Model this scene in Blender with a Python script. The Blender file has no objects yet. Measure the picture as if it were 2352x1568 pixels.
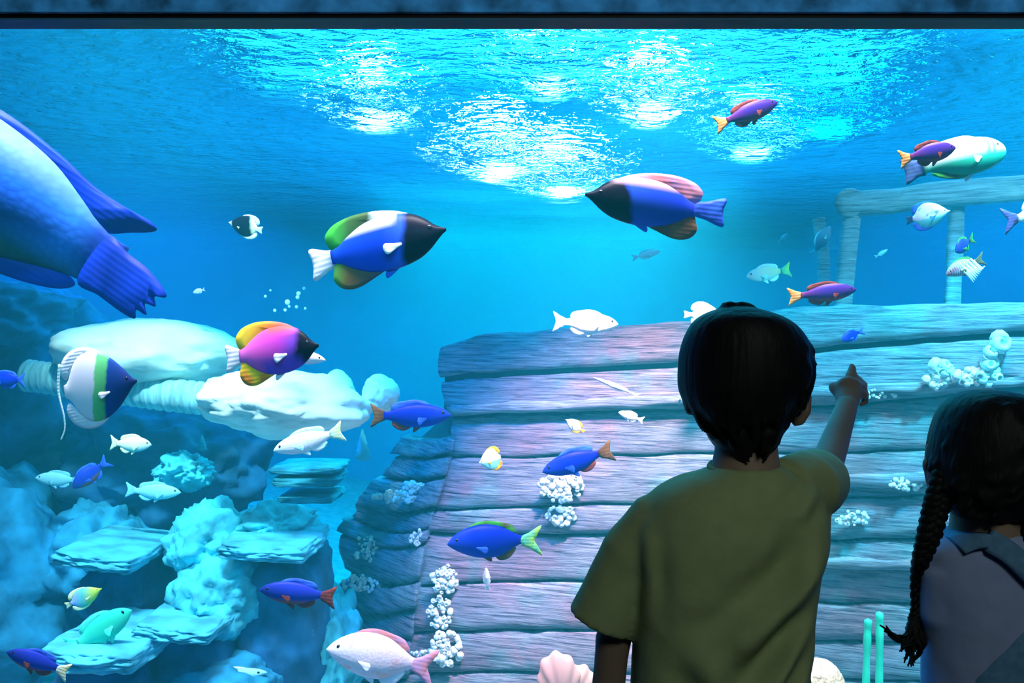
import bpy, bmesh, math, random
from mathutils import Vector, Matrix, noise as mnoise
random.seed(7)
S = bpy.context.scene
C = S.collection

# ---------------------------------------------------------------- camera, world, exposure
F = 2287.0                      # focal length in pixels of the 2352 wide frame
CAMZ = 1.2
cd = bpy.data.cameras.new('camera')
cam = bpy.data.objects.new('camera', cd); C.objects.link(cam)
cd.sensor_width = 36.0; cd.lens = 36.0 * F / 2352.0
cd.clip_start = 0.05; cd.clip_end = 100
cam.location = (0, 0, CAMZ); cam.rotation_euler = (math.pi / 2, 0, 0)
S.camera = cam
S.view_settings.view_transform = 'Standard'; S.view_settings.look = 'None'
S.view_settings.exposure = 0.0; S.view_settings.gamma = 1.0
S.view_settings.use_curve_mapping = False
w = bpy.data.worlds.new('world'); S.world = w; w.use_nodes = True
w.node_tree.nodes['Background'].inputs['Color'].default_value = (0.05, 0.10, 0.2, 1)
w.node_tree.nodes['Background'].inputs['Strength'].default_value = 0.0


def P(px, py, d):               # photograph pixel + distance from the lens plane -> a point of the place
    return Vector(((px - 1176.0) / F * d, d, CAMZ - (py - 784.0) / F * d))


def light(kind, name, loc, target, energy, color, size=1.0, size_y=None, angle=60, blend=0.6, spread=None):
    l = bpy.data.lights.new(name, kind)
    l.energy = energy; l.color = color
    if kind == 'AREA':
        l.size = size
        if size_y: l.shape = 'RECTANGLE'; l.size_y = size_y
        if spread: l.spread = math.radians(spread)
    if kind == 'SPOT':
        l.spot_size = math.radians(angle); l.spot_blend = blend; l.shadow_soft_size = size
    if kind == 'POINT': l.shadow_soft_size = size
    o = bpy.data.objects.new(name, l); C.objects.link(o)
    o.location = loc
    if target is not None:
        o.rotation_euler = (Vector(target) - Vector(loc)).to_track_quat('-Z', 'Y').to_euler()
    return o


SURF = 2.4                      # height of the water surface
# tank lamps hung over the water, behind the front beam; added fills marked
light('AREA', 'tank_lamp_front', (0.0, 2.55, 3.3), (0.0, 3.1, 0), 105, (1.0, 0.88, 1.0), 5.0, 0.3, spread=64)
light('SPOT', 'tank_lamp_wreck', (0.6, 2.5, 3.2), P(1400, 1160, 4.4), 2900, (1.0, 0.60, 0.74), 0.12, angle=30, blend=1.0)
light('SPOT', 'tank_lamp_wreck_cyan', (2.1, 2.5, 3.2), P(2260, 880, 4.1), 1700, (0.02, 0.62, 0.90), 0.12, angle=56, blend=0.8)
light('SPOT', 'tank_lamp_wreck_blue', (-0.3, 2.5, 3.2), P(1050, 900, 4.7), 1200, (0.0, 0.26, 1.0), 0.12, angle=36, blend=0.9)
light('SPOT', 'rail_fill', (2.2, 2.7, 2.34), P(2180, 480, 4.35), 260, (0.25, 0.8, 0.95), 0.08, angle=58, blend=0.9)  # fill added just under the surface to brighten the rail
light('SPOT', 'tank_lamp_boulders', (-1.2, 2.5, 3.2), P(480, 850, 4.5), 620, (0.75, 1.0, 0.80), 0.1, angle=36, blend=1.0)
light('SPOT', 'tank_lamp_rocks', (-1.3, 2.5, 3.2), P(450, 1350, 4.2), 480, (0.0, 0.58, 0.95), 0.12, angle=48, blend=0.9)
light('AREA', 'surface_fill_cyan', (0.4, 6.5, 4.6), (0.4, 6.5, 0), 430, (0.02, 0.62, 1.0), 5.0, 4.0)  # broad fill added to lift the cyan between the glints
light('AREA', 'haze_fill_middle', (0.3, 8.5, 2.3), (0.3, 8.5, 0), 400, (0.0, 0.70, 0.80), 2.6, 4.0)  # unseen fill under the surface, added to make the haze glow cyan
light('AREA', 'haze_fill_blue', (-3.6, 8.0, 2.3), (-3.6, 8.0, 0), 300, (0.0, 0.22, 1.0), 3.0, 5.0)  # unseen underwater fill, added to turn the left haze blue
light('AREA', 'haze_fill_blue_right', (4.4, 7.5, 2.3), (4.4, 7.5, 0), 260, (0.0, 0.21, 1.0), 3.0, 5.0)  # matching added underwater fill for the right side
# lamps above the ripples, skimming the surface
for (px, d, back, dz, e, col, ang) in (
        (1130, 6.6, 2.4, .95, 150, (0.42, 0.95, 0.95), 110),
        (1330, 7.6, 2.4, .95, 150, (0.42, 0.95, 0.95), 110),
        (1300, 4.5, 1.8, .9, 70, (0.05, 0.80, 0.95), 120),
        (760, 5.2, 1.6, .75, 34, (0.3, 0.95, 1.0), 80),
        (1600, 5.0, 1.6, .75, 42, (0.4, 0.95, 0.95), 80),
        (1890, 6.0, 1.8, .75, 40, (0.1, 0.85, 0.6), 80),
        (2280, 5.0, 2.5, 1.0, 60, (0.0, 0.33, 1.0), 120)):
    t = P(px, 0, d); t.z = SURF
    light('SPOT', 'surface_lamp', (t.x, d + back, SURF + dz), t, e, col, 0.12, angle=ang, blend=1.0)
light('AREA', 'beam_fill_blue', (0.0, 0.9, 2.62), (0, 2.1, 2.0), 26.0, (0.08, 0.5, 0.8), 6.0, 0.1, spread=70)  # unseen blue fill added to brighten the front beam
# unseen ceiling light added as dim fill on the children, behind the photographer
light('AREA', 'room_fill', (0.6, -0.9, 2.55), (1.0, 1.5, 0.7), 17.0, (0.82, 1.0, 0.84), 0.7)


# ---------------------------------------------------------------- helpers
def tag(o, label=None, cat=None, group=None, kind=None):
    if label: o['label'] = label
    if cat: o['category'] = cat
    if group: o['group'] = group
    if kind: o['kind'] = kind
    return o


def thing(name, label, cat, loc=(0, 0, 0), group=None):
    o = bpy.data.objects.new(name, None); C.objects.link(o); o.location = loc
    o.empty_display_size = 0.05
    return tag(o, label, cat, group)


def obj(name, bm, mat, parent=None, smooth=True, local=False):
    me = bpy.data.meshes.new(name)
    bmesh.ops.recalc_face_normals(bm, faces=bm.faces)
    bm.to_mesh(me); bm.free()
    if smooth:
        for p in me.polygons: p.use_smooth = True
    if mat: me.materials.append(mat)
    o = bpy.data.objects.new(name, me); C.objects.link(o)
    if parent is not None:
        o.parent = parent
        if not local:               # mesh was built in world coordinates; parents are unrotated empties
            o.location = -parent.location
    return o


def N(nt, typ, **kw):
    n = nt.nodes.new(typ)
    for k, v in kw.items():
        if k in n.inputs: n.inputs[k].default_value = v
        else: setattr(n, k, v)
    return n


def newmat(name):
    m = bpy.data.materials.new(name); m.use_nodes = True
    nt = m.node_tree
    return m, nt, nt.nodes['Principled BSDF'], nt.nodes['Material Output']


def ramp(nt, stops, interp='LINEAR'):
    r = nt.nodes.new('ShaderNodeValToRGB'); cr = r.color_ramp; cr.interpolation = interp
    while len(cr.elements) < len(stops): cr.elements.new(0.5)
    for e, (p, c) in zip(cr.elements, stops):
        e.position = p; e.color = (c[0], c[1], c[2], 1)
    return r


def mix(nt, fac, a, b, blend='MIX'):
    m = nt.nodes.new('ShaderNodeMix'); m.data_type = 'RGBA'; m.blend_type = blend
    for s, v in ((m.inputs[0], fac), (m.inputs[6], a), (m.inputs[7], b)):
        if hasattr(v, 'links') or hasattr(v, 'is_output'): nt.links.new(v, s)
        elif isinstance(v, tuple): s.default_value = (v[0], v[1], v[2], 1)
        else: s.default_value = v
    return m.outputs[2]


def plain(name, col, rough=0.6, var=0.25, scale=20, bump=0.2, spec=0.3, stretch=(1, 1, 1)):
    m, nt, b, out = newmat(name)
    tc = N(nt, 'ShaderNodeTexCoord'); mp = N(nt, 'ShaderNodeMapping'); mp.inputs['Scale'].default_value = stretch
    nt.links.new(tc.outputs['Object'], mp.inputs['Vector'])
    nz = N(nt, 'ShaderNodeTexNoise', Scale=scale, Detail=5.0)
    nt.links.new(mp.outputs[0], nz.inputs['Vector'])
    lo = tuple(max(0, c * (1 - var)) for c in col); hi = tuple(min(1, c * (1 + var)) for c in col)
    r = ramp(nt, [(0.3, lo), (0.7, hi)])
    nt.links.new(nz.outputs['Fac'], r.inputs[0]); nt.links.new(r.outputs[0], b.inputs['Base Color'])
    b.inputs['Roughness'].default_value = rough; b.inputs['Specular IOR Level'].default_value = spec
    if bump:
        bp = N(nt, 'ShaderNodeBump', Strength=bump, Distance=0.01)
        nt.links.new(nz.outputs['Fac'], bp.inputs['Height']); nt.links.new(bp.outputs[0], b.inputs['Normal'])
    return m


def cat_spline(pts, n, closed=False):
    out = []; k = len(pts)
    rng = k if closed else k - 1
    g = lambda i: Vector(pts[i % k]) if closed else Vector(pts[max(0, min(k - 1, i))])
    for i in range(rng):
        p0, p1, p2, p3 = g(i - 1), g(i), g(i + 1), g(i + 2)
        for j in range(n):
            t = j / n
            out.append(0.5 * (2 * p1 + (p2 - p0) * t + (2 * p0 - 5 * p1 + 4 * p2 - p3) * t * t + (3 * p1 - p0 - 3 * p2 + p3) * t ** 3))
    if not closed: out.append(Vector(pts[-1]))
    return out


def lerp_tab(tab, x):
    if x <= tab[0][0]: return tab[0][1:]
    for a, b in zip(tab, tab[1:]):
        if x <= b[0]:
            t = (x - a[0]) / (b[0] - a[0])
            return tuple(u + (v - u) * t for u, v in zip(a[1:], b[1:]))
    return tab[-1][1:]


def smooth_tab(tab, x):             # monotone-ish cubic through a table of (x, v...)
    pts = tab
    if x <= pts[0][0]: return pts[0][1:]
    if x >= pts[-1][0]: return pts[-1][1:]
    for i in range(len(pts) - 1):
        if x <= pts[i + 1][0]:
            p1, p2 = pts[i], pts[i + 1]
            p0 = pts[i - 1] if i else p1; p3 = pts[i + 2] if i + 2 < len(pts) else p2
            h = p2[0] - p1[0]; t = (x - p1[0]) / h
            r = []
            for k in range(1, len(p1)):
                m1 = (p2[k] - p0[k]) / max(1e-6, p2[0] - p0[0]) * h
                m2 = (p3[k] - p1[k]) / max(1e-6, p3[0] - p1[0]) * h
                r.append((2 * t ** 3 - 3 * t * t + 1) * p1[k] + (t ** 3 - 2 * t * t + t) * m1 + (-2 * t ** 3 + 3 * t * t) * p2[k] + (t ** 3 - t * t) * m2)
            return tuple(r)


def box(bm, x0, y0, z0, x1, y1, z1):
    r = bmesh.ops.create_cube(bm, size=1)
    bmesh.ops.transform(bm, matrix=Matrix.Translation(((x0 + x1) / 2, (y0 + y1) / 2, (z0 + z1) / 2)) @ Matrix.Diagonal((x1 - x0, y1 - y0, z1 - z0, 1)), verts=r['verts'])
    return r['verts']


def tube(bm, pts, radii, seg=12, caps=True, flat=1.0):
    pts = [Vector(p) for p in pts]; rings = []
    up = Vector((0.13, 0.2, 0.97)).normalized()
    n = len(pts)
    for i, p in enumerate(pts):
        d = (pts[min(n - 1, i + 1)] - pts[max(0, i - 1)]).normalized()
        a = d.cross(up)
        if a.length < 0.1: a = d.cross(Vector((1, 0, 0)))
        a.normalize(); b = d.cross(a)
        rings.append([bm.verts.new(p + (a * math.cos(2 * math.pi * k / seg) + b * flat * math.sin(2 * math.pi * k / seg)) * radii[i]) for k in range(seg)])
    for r0, r1 in zip(rings, rings[1:]):
        for k in range(seg): bm.faces.new((r0[k], r0[(k + 1) % seg], r1[(k + 1) % seg], r1[k]))
    if caps:
        for r, s, dd in ((rings[0], pts[0], pts[0] - pts[1]), (rings[-1], pts[-1], pts[-1] - pts[-2])):
            rad = radii[0] if r is rings[0] else radii[-1]
            c = bm.verts.new(s + dd.normalized() * rad * (0.55 if caps is True else 0.0))
            for k in range(seg): bm.faces.new((r[k], r[(k + 1) % seg], c))
    return rings


def ball(bm, c, r, rot=None, sub=3):
    q = bmesh.ops.create_icosphere(bm, subdivisions=sub, radius=1)
    m = Matrix.Translation(c) @ (rot.to_4x4() if rot else Matrix()) @ Matrix.Diagonal((r[0], r[1], r[2], 1))
    bmesh.ops.transform(bm, matrix=m, verts=q['verts'])
    return q['verts']


def rings_loft(bm, rows, seg=40, power=2.0):
    """rows: (cx, cy, z, hw, hd) horizontal superellipses, top to bottom, closed at both ends"""
    R = []
    for (cx, cy, z, hw, hd) in rows:
        rr = []
        for k in range(seg):
            a = 2 * math.pi * k / seg; c, s = math.cos(a), math.sin(a)
            rr.append(bm.verts.new((cx + hw * math.copysign(abs(c) ** (2 / power), c), cy + hd * math.copysign(abs(s) ** (2 / power), s), z)))
        R.append(rr)
    for a, b in zip(R, R[1:]):
        for k in range(seg): bm.faces.new((a[k], a[(k + 1) % seg], b[(k + 1) % seg], b[k]))
    bm.faces.new(R[0]); bm.faces.new(R[-1][::-1])


def remesh(o, vox, smooth=6, fac=0.5):
    m = o.modifiers.new('skin', 'REMESH'); m.mode = 'VOXEL'; m.voxel_size = vox; m.use_smooth_shade = True
    if smooth:
        s = o.modifiers.new('soft', 'SMOOTH'); s.factor = fac; s.iterations = smooth
    return o


def clouds(o, size, strength, depth=3):
    t = bpy.data.textures.new(o.name + '_relief', 'CLOUDS'); t.noise_scale = size; t.noise_depth = depth
    m = o.modifiers.new('relief', 'DISPLACE'); m.texture = t; m.strength = strength; m.mid_level = 0.5; m.texture_coords = 'GLOBAL'
    return o


# ---------------------------------------------------------------- room and tank shell
M_concrete = plain('beam_concrete', (0.05, 0.10, 0.16), 0.85, 0.75, 14, 0.8)
M_dark = plain('room_wall_paint', (0.03, 0.035, 0.045), 0.9, 0.3, 6, 0.1)
M_floor = plain('room_floor', (0.03, 0.032, 0.04), 0.6, 0.3, 9, 0.1)
M_seal = plain('black_seal', (0.006, 0.007, 0.012), 0.6, 0.2, 30, 0)
M_tank = plain('tank_wall_paint', (0.03, 0.22, 0.5), 0.9, 0.2, 1.5, 0.1)
M_sand = plain('pale_sand', (0.30, 0.42, 0.45), 0.95, 0.3, 12, 0.5)


def struct(name, b, mat=None, label=None):
    bm = bmesh.new()
    for q in b: box(bm, *q)
    o = obj(name, bm, mat, smooth=False)
    return tag(o, label, None, None, 'structure')


GY = 2.1                        # front of the viewing window
struct('floor', [(-5, -3, -0.1, 5, GY, 0)], M_floor)
struct('ceiling', [(-5, -3, 2.7, 5, GY, 2.8)], M_dark)
struct('wall_back', [(-5, -3.1, 0, 5, -3, 2.7)], M_dark)
struct('wall_left', [(-5.1, -3, 0, -5, GY, 2.7)], M_dark)
struct('wall_right', [(5, -3, 0, 5.1, GY, 2.7)], M_dark)
bm = bmesh.new()
box(bm, -6, GY + 0.02, 1.902, 6, GY + 0.1, 2.8)
wf = tag(obj('wall_front', bm, M_concrete, smooth=False), kind='structure')
bm = bmesh.new(); box(bm, -6, GY - 0.06, 0.0, 6, GY + 0.1, 0.32)
tag(obj('wall_front_sill', bm, M_concrete, smooth=False), kind='structure')
bm = bmesh.new(); box(bm, -6, GY + 0.035, 1.89, 6, GY + 0.1, 1.902)
tag(obj('trim_1', bm, M_seal, smooth=False), kind='structure')
# clear acrylic viewing pane
mg = bpy.data.materials.new('clear_acrylic'); mg.use_nodes = True
nt = mg.node_tree; nt.nodes.remove(nt.nodes['Principled BSDF'])
tr = N(nt, 'ShaderNodeBsdfTransparent'); tr.inputs[0].default_value = (1, 1, 1, 1)
nt.links.new(tr.outputs[0], nt.nodes['Material Output'].inputs['Surface'])
bm = bmesh.new(); box(bm, -6, GY + 0.04, 0.32, 6, GY + 0.09, 1.89)
tag(obj('window_1', bm, mg, smooth=False), kind='structure')

TB = 13.0
struct('tank_wall_back', [(-8, TB, -1.3, 8, TB + .1, 2.6)], M_tank)
struct('tank_wall_left', [(-8.1, GY + .12, -1.3, -8, TB, 2.6)], M_tank)
struct('tank_wall_right', [(8, GY + .12, -1.3, 8.1, TB, 2.6)], M_tank)
struct('tank_wall_front', [(-8, GY + 0.1, -1.3, 8, GY + 0.2, 0.30)], M_tank)

# seabed
bm = bmesh.new()
nx, ny = 70, 60
gr = []
for j in range(ny + 1):
    row = []
    for i in range(nx + 1):
        x = -8 + 16 * i / nx; y = 2.3 + (TB - 2.3) * j / ny
        z = -0.95 + 0.10 * mnoise.noise((x * .8, y * .8, 0)) + 0.05 * mnoise.noise((x * 3, y * 3, 4))
        z += 0.55 * max(0, min(1, (-x - .2) / 2.5)) * max(0, min(1, (y - 3.2) / 2.5))
        row.append(bm.verts.new((x, y, z)))
    gr.append(row)
for j in range(ny):
    for i in range(nx):
        bm.faces.new((gr[j][i], gr[j][i + 1], gr[j + 1][i + 1], gr[j + 1][i]))
tag(obj('seabed', bm, M_sand), kind='structure')

# water body (homogeneous blue scattering) and its rippled surface
mv = bpy.data.materials.new('sea_water'); mv.use_nodes = True
nt = mv.node_tree; nt.nodes.remove(nt.nodes['Principled BSDF'])
vs = N(nt, 'ShaderNodeVolumeScatter', Density=0.075, Anisotropy=0.0); vs.inputs['Color'].default_value = (0.03, 0.80, 1.0, 1)
va = N(nt, 'ShaderNodeVolumeAbsorption', Density=0.10); va.inputs['Color'].default_value = (0.0, 0.75, 0.97, 1)
ad = N(nt, 'ShaderNodeAddShader')
nt.links.new(vs.outputs[0], ad.inputs[0]); nt.links.new(va.outputs[0], ad.inputs[1])
nt.links.new(ad.outputs[0], nt.nodes['Material Output'].inputs['Volume'])
bm = bmesh.new(); box(bm, -7.98, GY + 0.21, -1.25, 7.98, TB - .02, SURF - .03)
tag(obj('water', bm, mv, smooth=False), 'clear blue sea water filling the whole tank', 'water', None, 'stuff')

ms, nt, b, out = newmat('water_surface')
nt.nodes.remove(b)
tc = N(nt, 'ShaderNodeTexCoord')
mp = N(nt, 'ShaderNodeMapping'); mp.inputs['Scale'].default_value = (1.0, 1.6, 1.0); mp.inputs['Rotation'].default_value = (0, 0, 0.35)
nt.links.new(tc.outputs['Object'], mp.inputs['Vector'])
n1 = N(nt, 'ShaderNodeTexNoise', Scale=10.0, Detail=3.0, Roughness=0.55, Distortion=0.6)
n2 = N(nt, 'ShaderNodeTexNoise', Scale=2.2, Detail=2.0, Distortion=0.4)
for q in (n1, n2): nt.links.new(mp.outputs[0], q.inputs['Vector'])
ma = N(nt, 'ShaderNodeMath', operation='MULTIPLY_ADD'); ma.inputs[1].default_value = 2.0
nt.links.new(n2.outputs['Fac'], ma.inputs[0]); nt.links.new(n1.outputs['Fac'], ma.inputs[2])
bp = N(nt, 'ShaderNodeBump', Strength=1.0, Distance=0.2)
nt.links.new(ma.outputs[0], bp.inputs['Height'])
tl = N(nt, 'ShaderNodeBsdfTranslucent'); tl.inputs['Color'].default_value = (0.02, 0.50, 0.95, 1)
gl = N(nt, 'ShaderNodeBsdfGlossy', Roughness=0.18); gl.inputs['Color'].default_value = (0.15, 0.65, 0.95, 1)
mx = N(nt, 'ShaderNodeMixShader'); mx.inputs[0].default_value = 0.3
for q in (tl, gl): nt.links.new(bp.outputs[0], q.inputs['Normal'])
nt.links.new(tl.outputs[0], mx.inputs[1]); nt.links.new(gl.outputs[0], mx.inputs[2])
rf = N(nt, 'ShaderNodeBsdfRefraction', Roughness=0.22, IOR=1.08); rf.inputs['Color'].default_value = (0.6, 0.97, 1.0, 1)
nt.links.new(bp.outputs[0], rf.inputs['Normal'])
mx2 = N(nt, 'ShaderNodeMixShader'); mx2.inputs[0].default_value = 0.5
nt.links.new(mx.outputs[0], mx2.inputs[1]); nt.links.new(rf.outputs[0], mx2.inputs[2])
nt.links.new(mx2.outputs[0], out.inputs['Surface'])
bm = bmesh.new(); gr = []
for j in range(121):
    y = 3.35 + (TB - 3.35) * (j / 120) ** 1.3
    row = []
    for i in range(161):
        x = -8 + 16 * i / 160
        row.append(bm.verts.new((x, y, SURF + 0.018 * mnoise.noise((x * 2.2, y * 3, 1)))))
    gr.append(row)
for a, c in zip(gr, gr[1:]):
    for i in range(160): bm.faces.new((a[i], a[i + 1], c[i + 1], c[i]))
ws = obj('water_surface', bm, ms)
if ws.data.polygons[0].normal.z > 0: ws.data.flip_normals()
tag(ws, 'rippled water surface glittering over the tank', 'water surface', None, 'stuff')


# ---------------------------------------------------------------- shipwreck
def wood(name, base, stain, weed, crack=0.9):
    m, nt, b, out = newmat(name)
    tc = N(nt, 'ShaderNodeTexCoord')
    mp = N(nt, 'ShaderNodeMapping'); mp.inputs['Scale'].default_value = (1.0, 1.0, 16.0)
    nt.links.new(tc.outputs['Object'], mp.inputs['Vector'])
    g = N(nt, 'ShaderNodeTexNoise', Scale=5.0, Detail=9.0, Roughness=0.72, Distortion=0.5)
    nt.links.new(mp.outputs[0], g.inputs['Vector'])
    p = N(nt, 'ShaderNodeTexNoise', Scale=2.6, Detail=4.0); q = N(nt, 'ShaderNodeTexNoise', Scale=4.0, Detail=5.0)
    mq = N(nt, 'ShaderNodeMapping'); mq.inputs['Location'].default_value = (5, 3, 9)
    nt.links.new(tc.outputs['Object'], p.inputs['Vector']); nt.links.new(tc.outputs['Object'], mq.inputs[0]); nt.links.new(mq.outputs[0], q.inputs['Vector'])
    r1 = ramp(nt, [(0.45, (0, 0, 0)), (0.62, (1, 1, 1))]); nt.links.new(p.outputs['Fac'], r1.inputs[0])
    r2 = ramp(nt, [(0.52, (0, 0, 0)), (0.66, (1, 1, 1))]); nt.links.new(q.outputs['Fac'], r2.inputs[0])
    c = mix(nt, r1.outputs[0], base, stain); c = mix(nt, r2.outputs[0], c, weed)
    gr_ = ramp(nt, [(0.30, (0.04, 0.06, 0.10)), (0.40, (0.32, 0.36, 0.46)), (0.5, (0.75, 0.76, 0.8)), (0.62, (1.2, 1.2, 1.2)), (0.78, (1.5, 1.45, 1.45))])
    nt.links.new(g.outputs['Fac'], gr_.inputs[0])
    c = mix(nt, crack, c, gr_.outputs[0], 'MULTIPLY')
    mc = N(nt, 'ShaderNodeMapping'); mc.inputs['Scale'].default_value = (1.3, 1.0, 44.0); nt.links.new(tc.outputs['Object'], mc.inputs[0])
    cr = N(nt, 'ShaderNodeTexNoise', Scale=2.4, Detail=4.0, Roughness=0.6); nt.links.new(mc.outputs[0], cr.inputs['Vector'])
    rc = ramp(nt, [(0.34, (0.05, 0.08, 0.14)), (0.41, (1, 1, 1))]); nt.links.new(cr.outputs['Fac'], rc.inputs[0])
    c = mix(nt, crack, c, rc.outputs[0], 'MULTIPLY')
    nt.links.new(c, b.inputs['Base Color'])
    b.inputs['Roughness'].default_value = 0.85; b.inputs['Specular IOR Level'].default_value = 0.2
    bp = N(nt, 'ShaderNodeBump', Strength=1.0, Distance=0.05)
    nt.links.new(g.outputs['Fac'], bp.inputs['Height']); nt.links.new(bp.outputs[0], b.inputs['Normal'])
    return m


M_wood = wood('weathered_planks', (0.46, 0.53, 0.60), (0.66, 0.46, 0.52), (0.36, 0.62, 0.62))
M_wood_side = wood('weathered_planks_side', (0.40, 0.50, 0.58), (0.42, 0.46, 0.56), (0.45, 0.65, 0.66))
M_rail = wood('pale_rail_wood', (0.50, 0.62, 0.68), (0.45, 0.55, 0.62), (0.60, 0.68, 0.66), 0.7)
M_barn = plain('white_barnacle', (0.74, 0.78, 0.72), 0.8, 0.25, 60, 0.6)
M_core = plain('dark_timber', (0.03, 0.045, 0.07), 0.9, 0.4, 8, 0.3)


def HD(px): return 4.75 - (px - 1040) / 1312.0 * 0.85      # distance of the hull side


SEAMS = [
    [(980, 800), (1060, 776), (1110, 760), (1230, 752), (1550, 733), (1700, 718), (1800, 700), (2000, 694), (2500, 684)],
    [(980, 880), (1050, 866), (1550, 838), (1860, 805), (2352, 766), (2500, 755)],
    [(980, 972), (1050, 960), (1550, 945), (1990, 930), (2352, 893), (2500, 880)],
    [(980, 1055), (1050, 1050), (1550, 1042), (1990, 1036), (2500, 1015)],
    [(980, 1172), (1400, 1158), (1930, 1146), (2500, 1128)],
    [(960, 1224), (1360, 1228), (1900, 1240), (2500, 1228)],
    [(940, 1348), (1300, 1335), (1880, 1385), (2500, 1378)],
    [(930, 1452), (1300, 1446), (1880, 1470), (2500, 1478)],
    [(920, 1548), (1300, 1545), (1880, 1560), (2500, 1570)],
    [(900, 1690), (2500, 1700)], [(900, 1840), (2500, 1850)]]
CORNER = [(740, 1062), (790, 1005), (850, 1000), (955, 1025), (1000, 1042), (1080, 1022), (1200, 985), (1300, 962), (1400, 950), (1568, 930), (1850, 915)]
LEDGE = [(955, 1000), (1000, 930), (1035, 905), (1120, 850), (1170, 815), (1250, 775), (1300, 760), (1340, 785), (1450, 770), (1568, 735), (1850, 700)]

wreck = thing('shipwreck', 'sunken wooden ship hull of weathered pale planks behind the boy', 'shipwreck', tuple(P(1500, 1500, 4.6)))
rnd = random.Random(3)


def strake(bm, topf, botf, x0f, x1, depthf, n=90, nv=9, bulge=0.035, gap=4.0, back=0.14, wob=1.0, seed=0):
    rows = []
    for i in range(n + 1):
        u = i / n; prof = []
        for j in range(nv):
            v = (0, .025, .07, .2, .5, .8, .93, .975, 1)[j]
            x0 = x0f(v)
            px = x0 + (x1(v) - x0) * u
            yt, yb = topf(px), botf(px)
            jit = wob * 5.0 * mnoise.noise((px * .012, seed * 3.1, 0.0))
            jit2 = wob * 5.0 * mnoise.noise((px * .012, seed * 3.1 + 3.1, 0.0))
            py = yt + gap + jit + (yb - yt - 2 * gap + jit2 - jit) * v
            e = 1 - abs(2 * v - 1) ** 9
            d = depthf(px) - bulge * e - 0.012 * mnoise.noise((px * .02, py * .02, seed))
            edge = min(1, min(u, 1 - u) * 14)
            d += 0.05 * (1 - edge) ** 2
            prof.append(P(px, py, d))
        dd = depthf(px) + back
        rows.append([bm.verts.new(p) for p in prof] + [bm.verts.new(prof[-1] + Vector((0, back + .03, 0))), bm.verts.new(prof[0] + Vector((0, back + .03, 0)))])
    m = len(rows[0])
    for a, c in zip(rows, rows[1:]):
        for k in range(m): bm.faces.new((a[k], a[(k + 1) % m], c[(k + 1) % m], c[k]))
    bm.faces.new(rows[0]); bm.faces.new(rows[-1][::-1])


sf = lambda t: (lambda x: smooth_tab(t, x)[0])
bm = bmesh.new()
for k in range(len(SEAMS) - 1):
    a, c = sf(SEAMS[k]), sf(SEAMS[k + 1])

    def x0f(v, a=a, c=c):
        py = a(1020) + (c(1020) - a(1020)) * v
        return lerp_tab(CORNER, py)[0] + (5 if k > 1 else 2) * math.sin(py * .21) + 6
    strake(bm, a, c, x0f, lambda v: 2480.0, HD, seed=k, bulge=(0.03 if k in (0, 1, 4, 6) else 0.016), gap=(7, 6, 2, 4, 3, 5, 3, 4, 4, 4)[k])
hull = obj('hull_side', bm, M_wood, wreck)
# wales: proud rubbing strips along the side
for (tab, th) in (([(1035, 938), (1550, 915), (1990, 893), (2200, 880), (2480, 862)], 20), ([(1850, 1108), (2130, 1096), (2480, 1085)], 24), ([(1850, 1290), (2130, 1295), (2480, 1300)], 20)):
    bm = bmesh.new()
    strake(bm, sf([(x, y - th * .5) for x, y in tab]), sf([(x, y + th * .8) for x, y in tab]), lambda v: tab[0][0], lambda v: 2480.0, lambda px: HD(px) - 0.03, bulge=0.045, gap=1, seed=tab[0][1], back=.06, wob=1.6)
    obj('wale', bm, M_rail, wreck)
# quarter face turning away to the left
bm = bmesh.new()
LS = [1000, 1045, 1095, 1165, 1215, 1250, 1335, 1400, 1470, 1560, 1680, 1840]
for k in range(len(LS) - 1):
    y0, y1 = LS[k], LS[k + 1]
    rows = []; n = 26
    proud = (0.0, 0.01, 0.03, -0.05, 0.0, 0.03, 0.05, 0.0, 0.03, 0.0, 0.03)[k]
    for i in range(n + 1):
        u = i / n; prof = []
        for j in range(7):
            v = j / 6; yy = y0 + 4 + (y1 - y0 - 8) * v
            cx = lerp_tab(CORNER, yy)[0]; lx = lerp_tab(LEDGE, yy)[0] + 14 * mnoise.noise((k * 7.7, v * 2, 3)) + (12 if k % 2 else -6)
            px = cx + 4 + (lx - cx - 4) * u
            sag = 16 * math.sin(math.pi * u) * (1 if k in (2, 3, 4, 5, 6) else .5) - 26 * u ** 2 * (k in (3, 4, 5))
            d = HD(cx) + 0.02 + 0.75 * u ** 1.2 - proud * .6 - 0.02 * (1 - abs(2 * v - 1) ** 6)
            prof.append(P(px, yy + sag + 4 * mnoise.noise((px * .03, k, 0)), d))
        rows.append([bm.verts.new(p) for p in prof] + [bm.verts.new(prof[-1] + Vector((.03, .16, 0))), bm.verts.new(prof[0] + Vector((.03, .16, 0)))])
    m = len(rows[0])
    for a, c in zip(rows, rows[1:]):
        for q in range(m): bm.faces.new((a[q], a[(q + 1) % m], c[(q + 1) % m], c[q]))
    bm.faces.new(rows[0]); bm.faces.new(rows[-1][::-1])
quarter = obj('hull_quarter', bm, M_wood_side, wreck)
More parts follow.
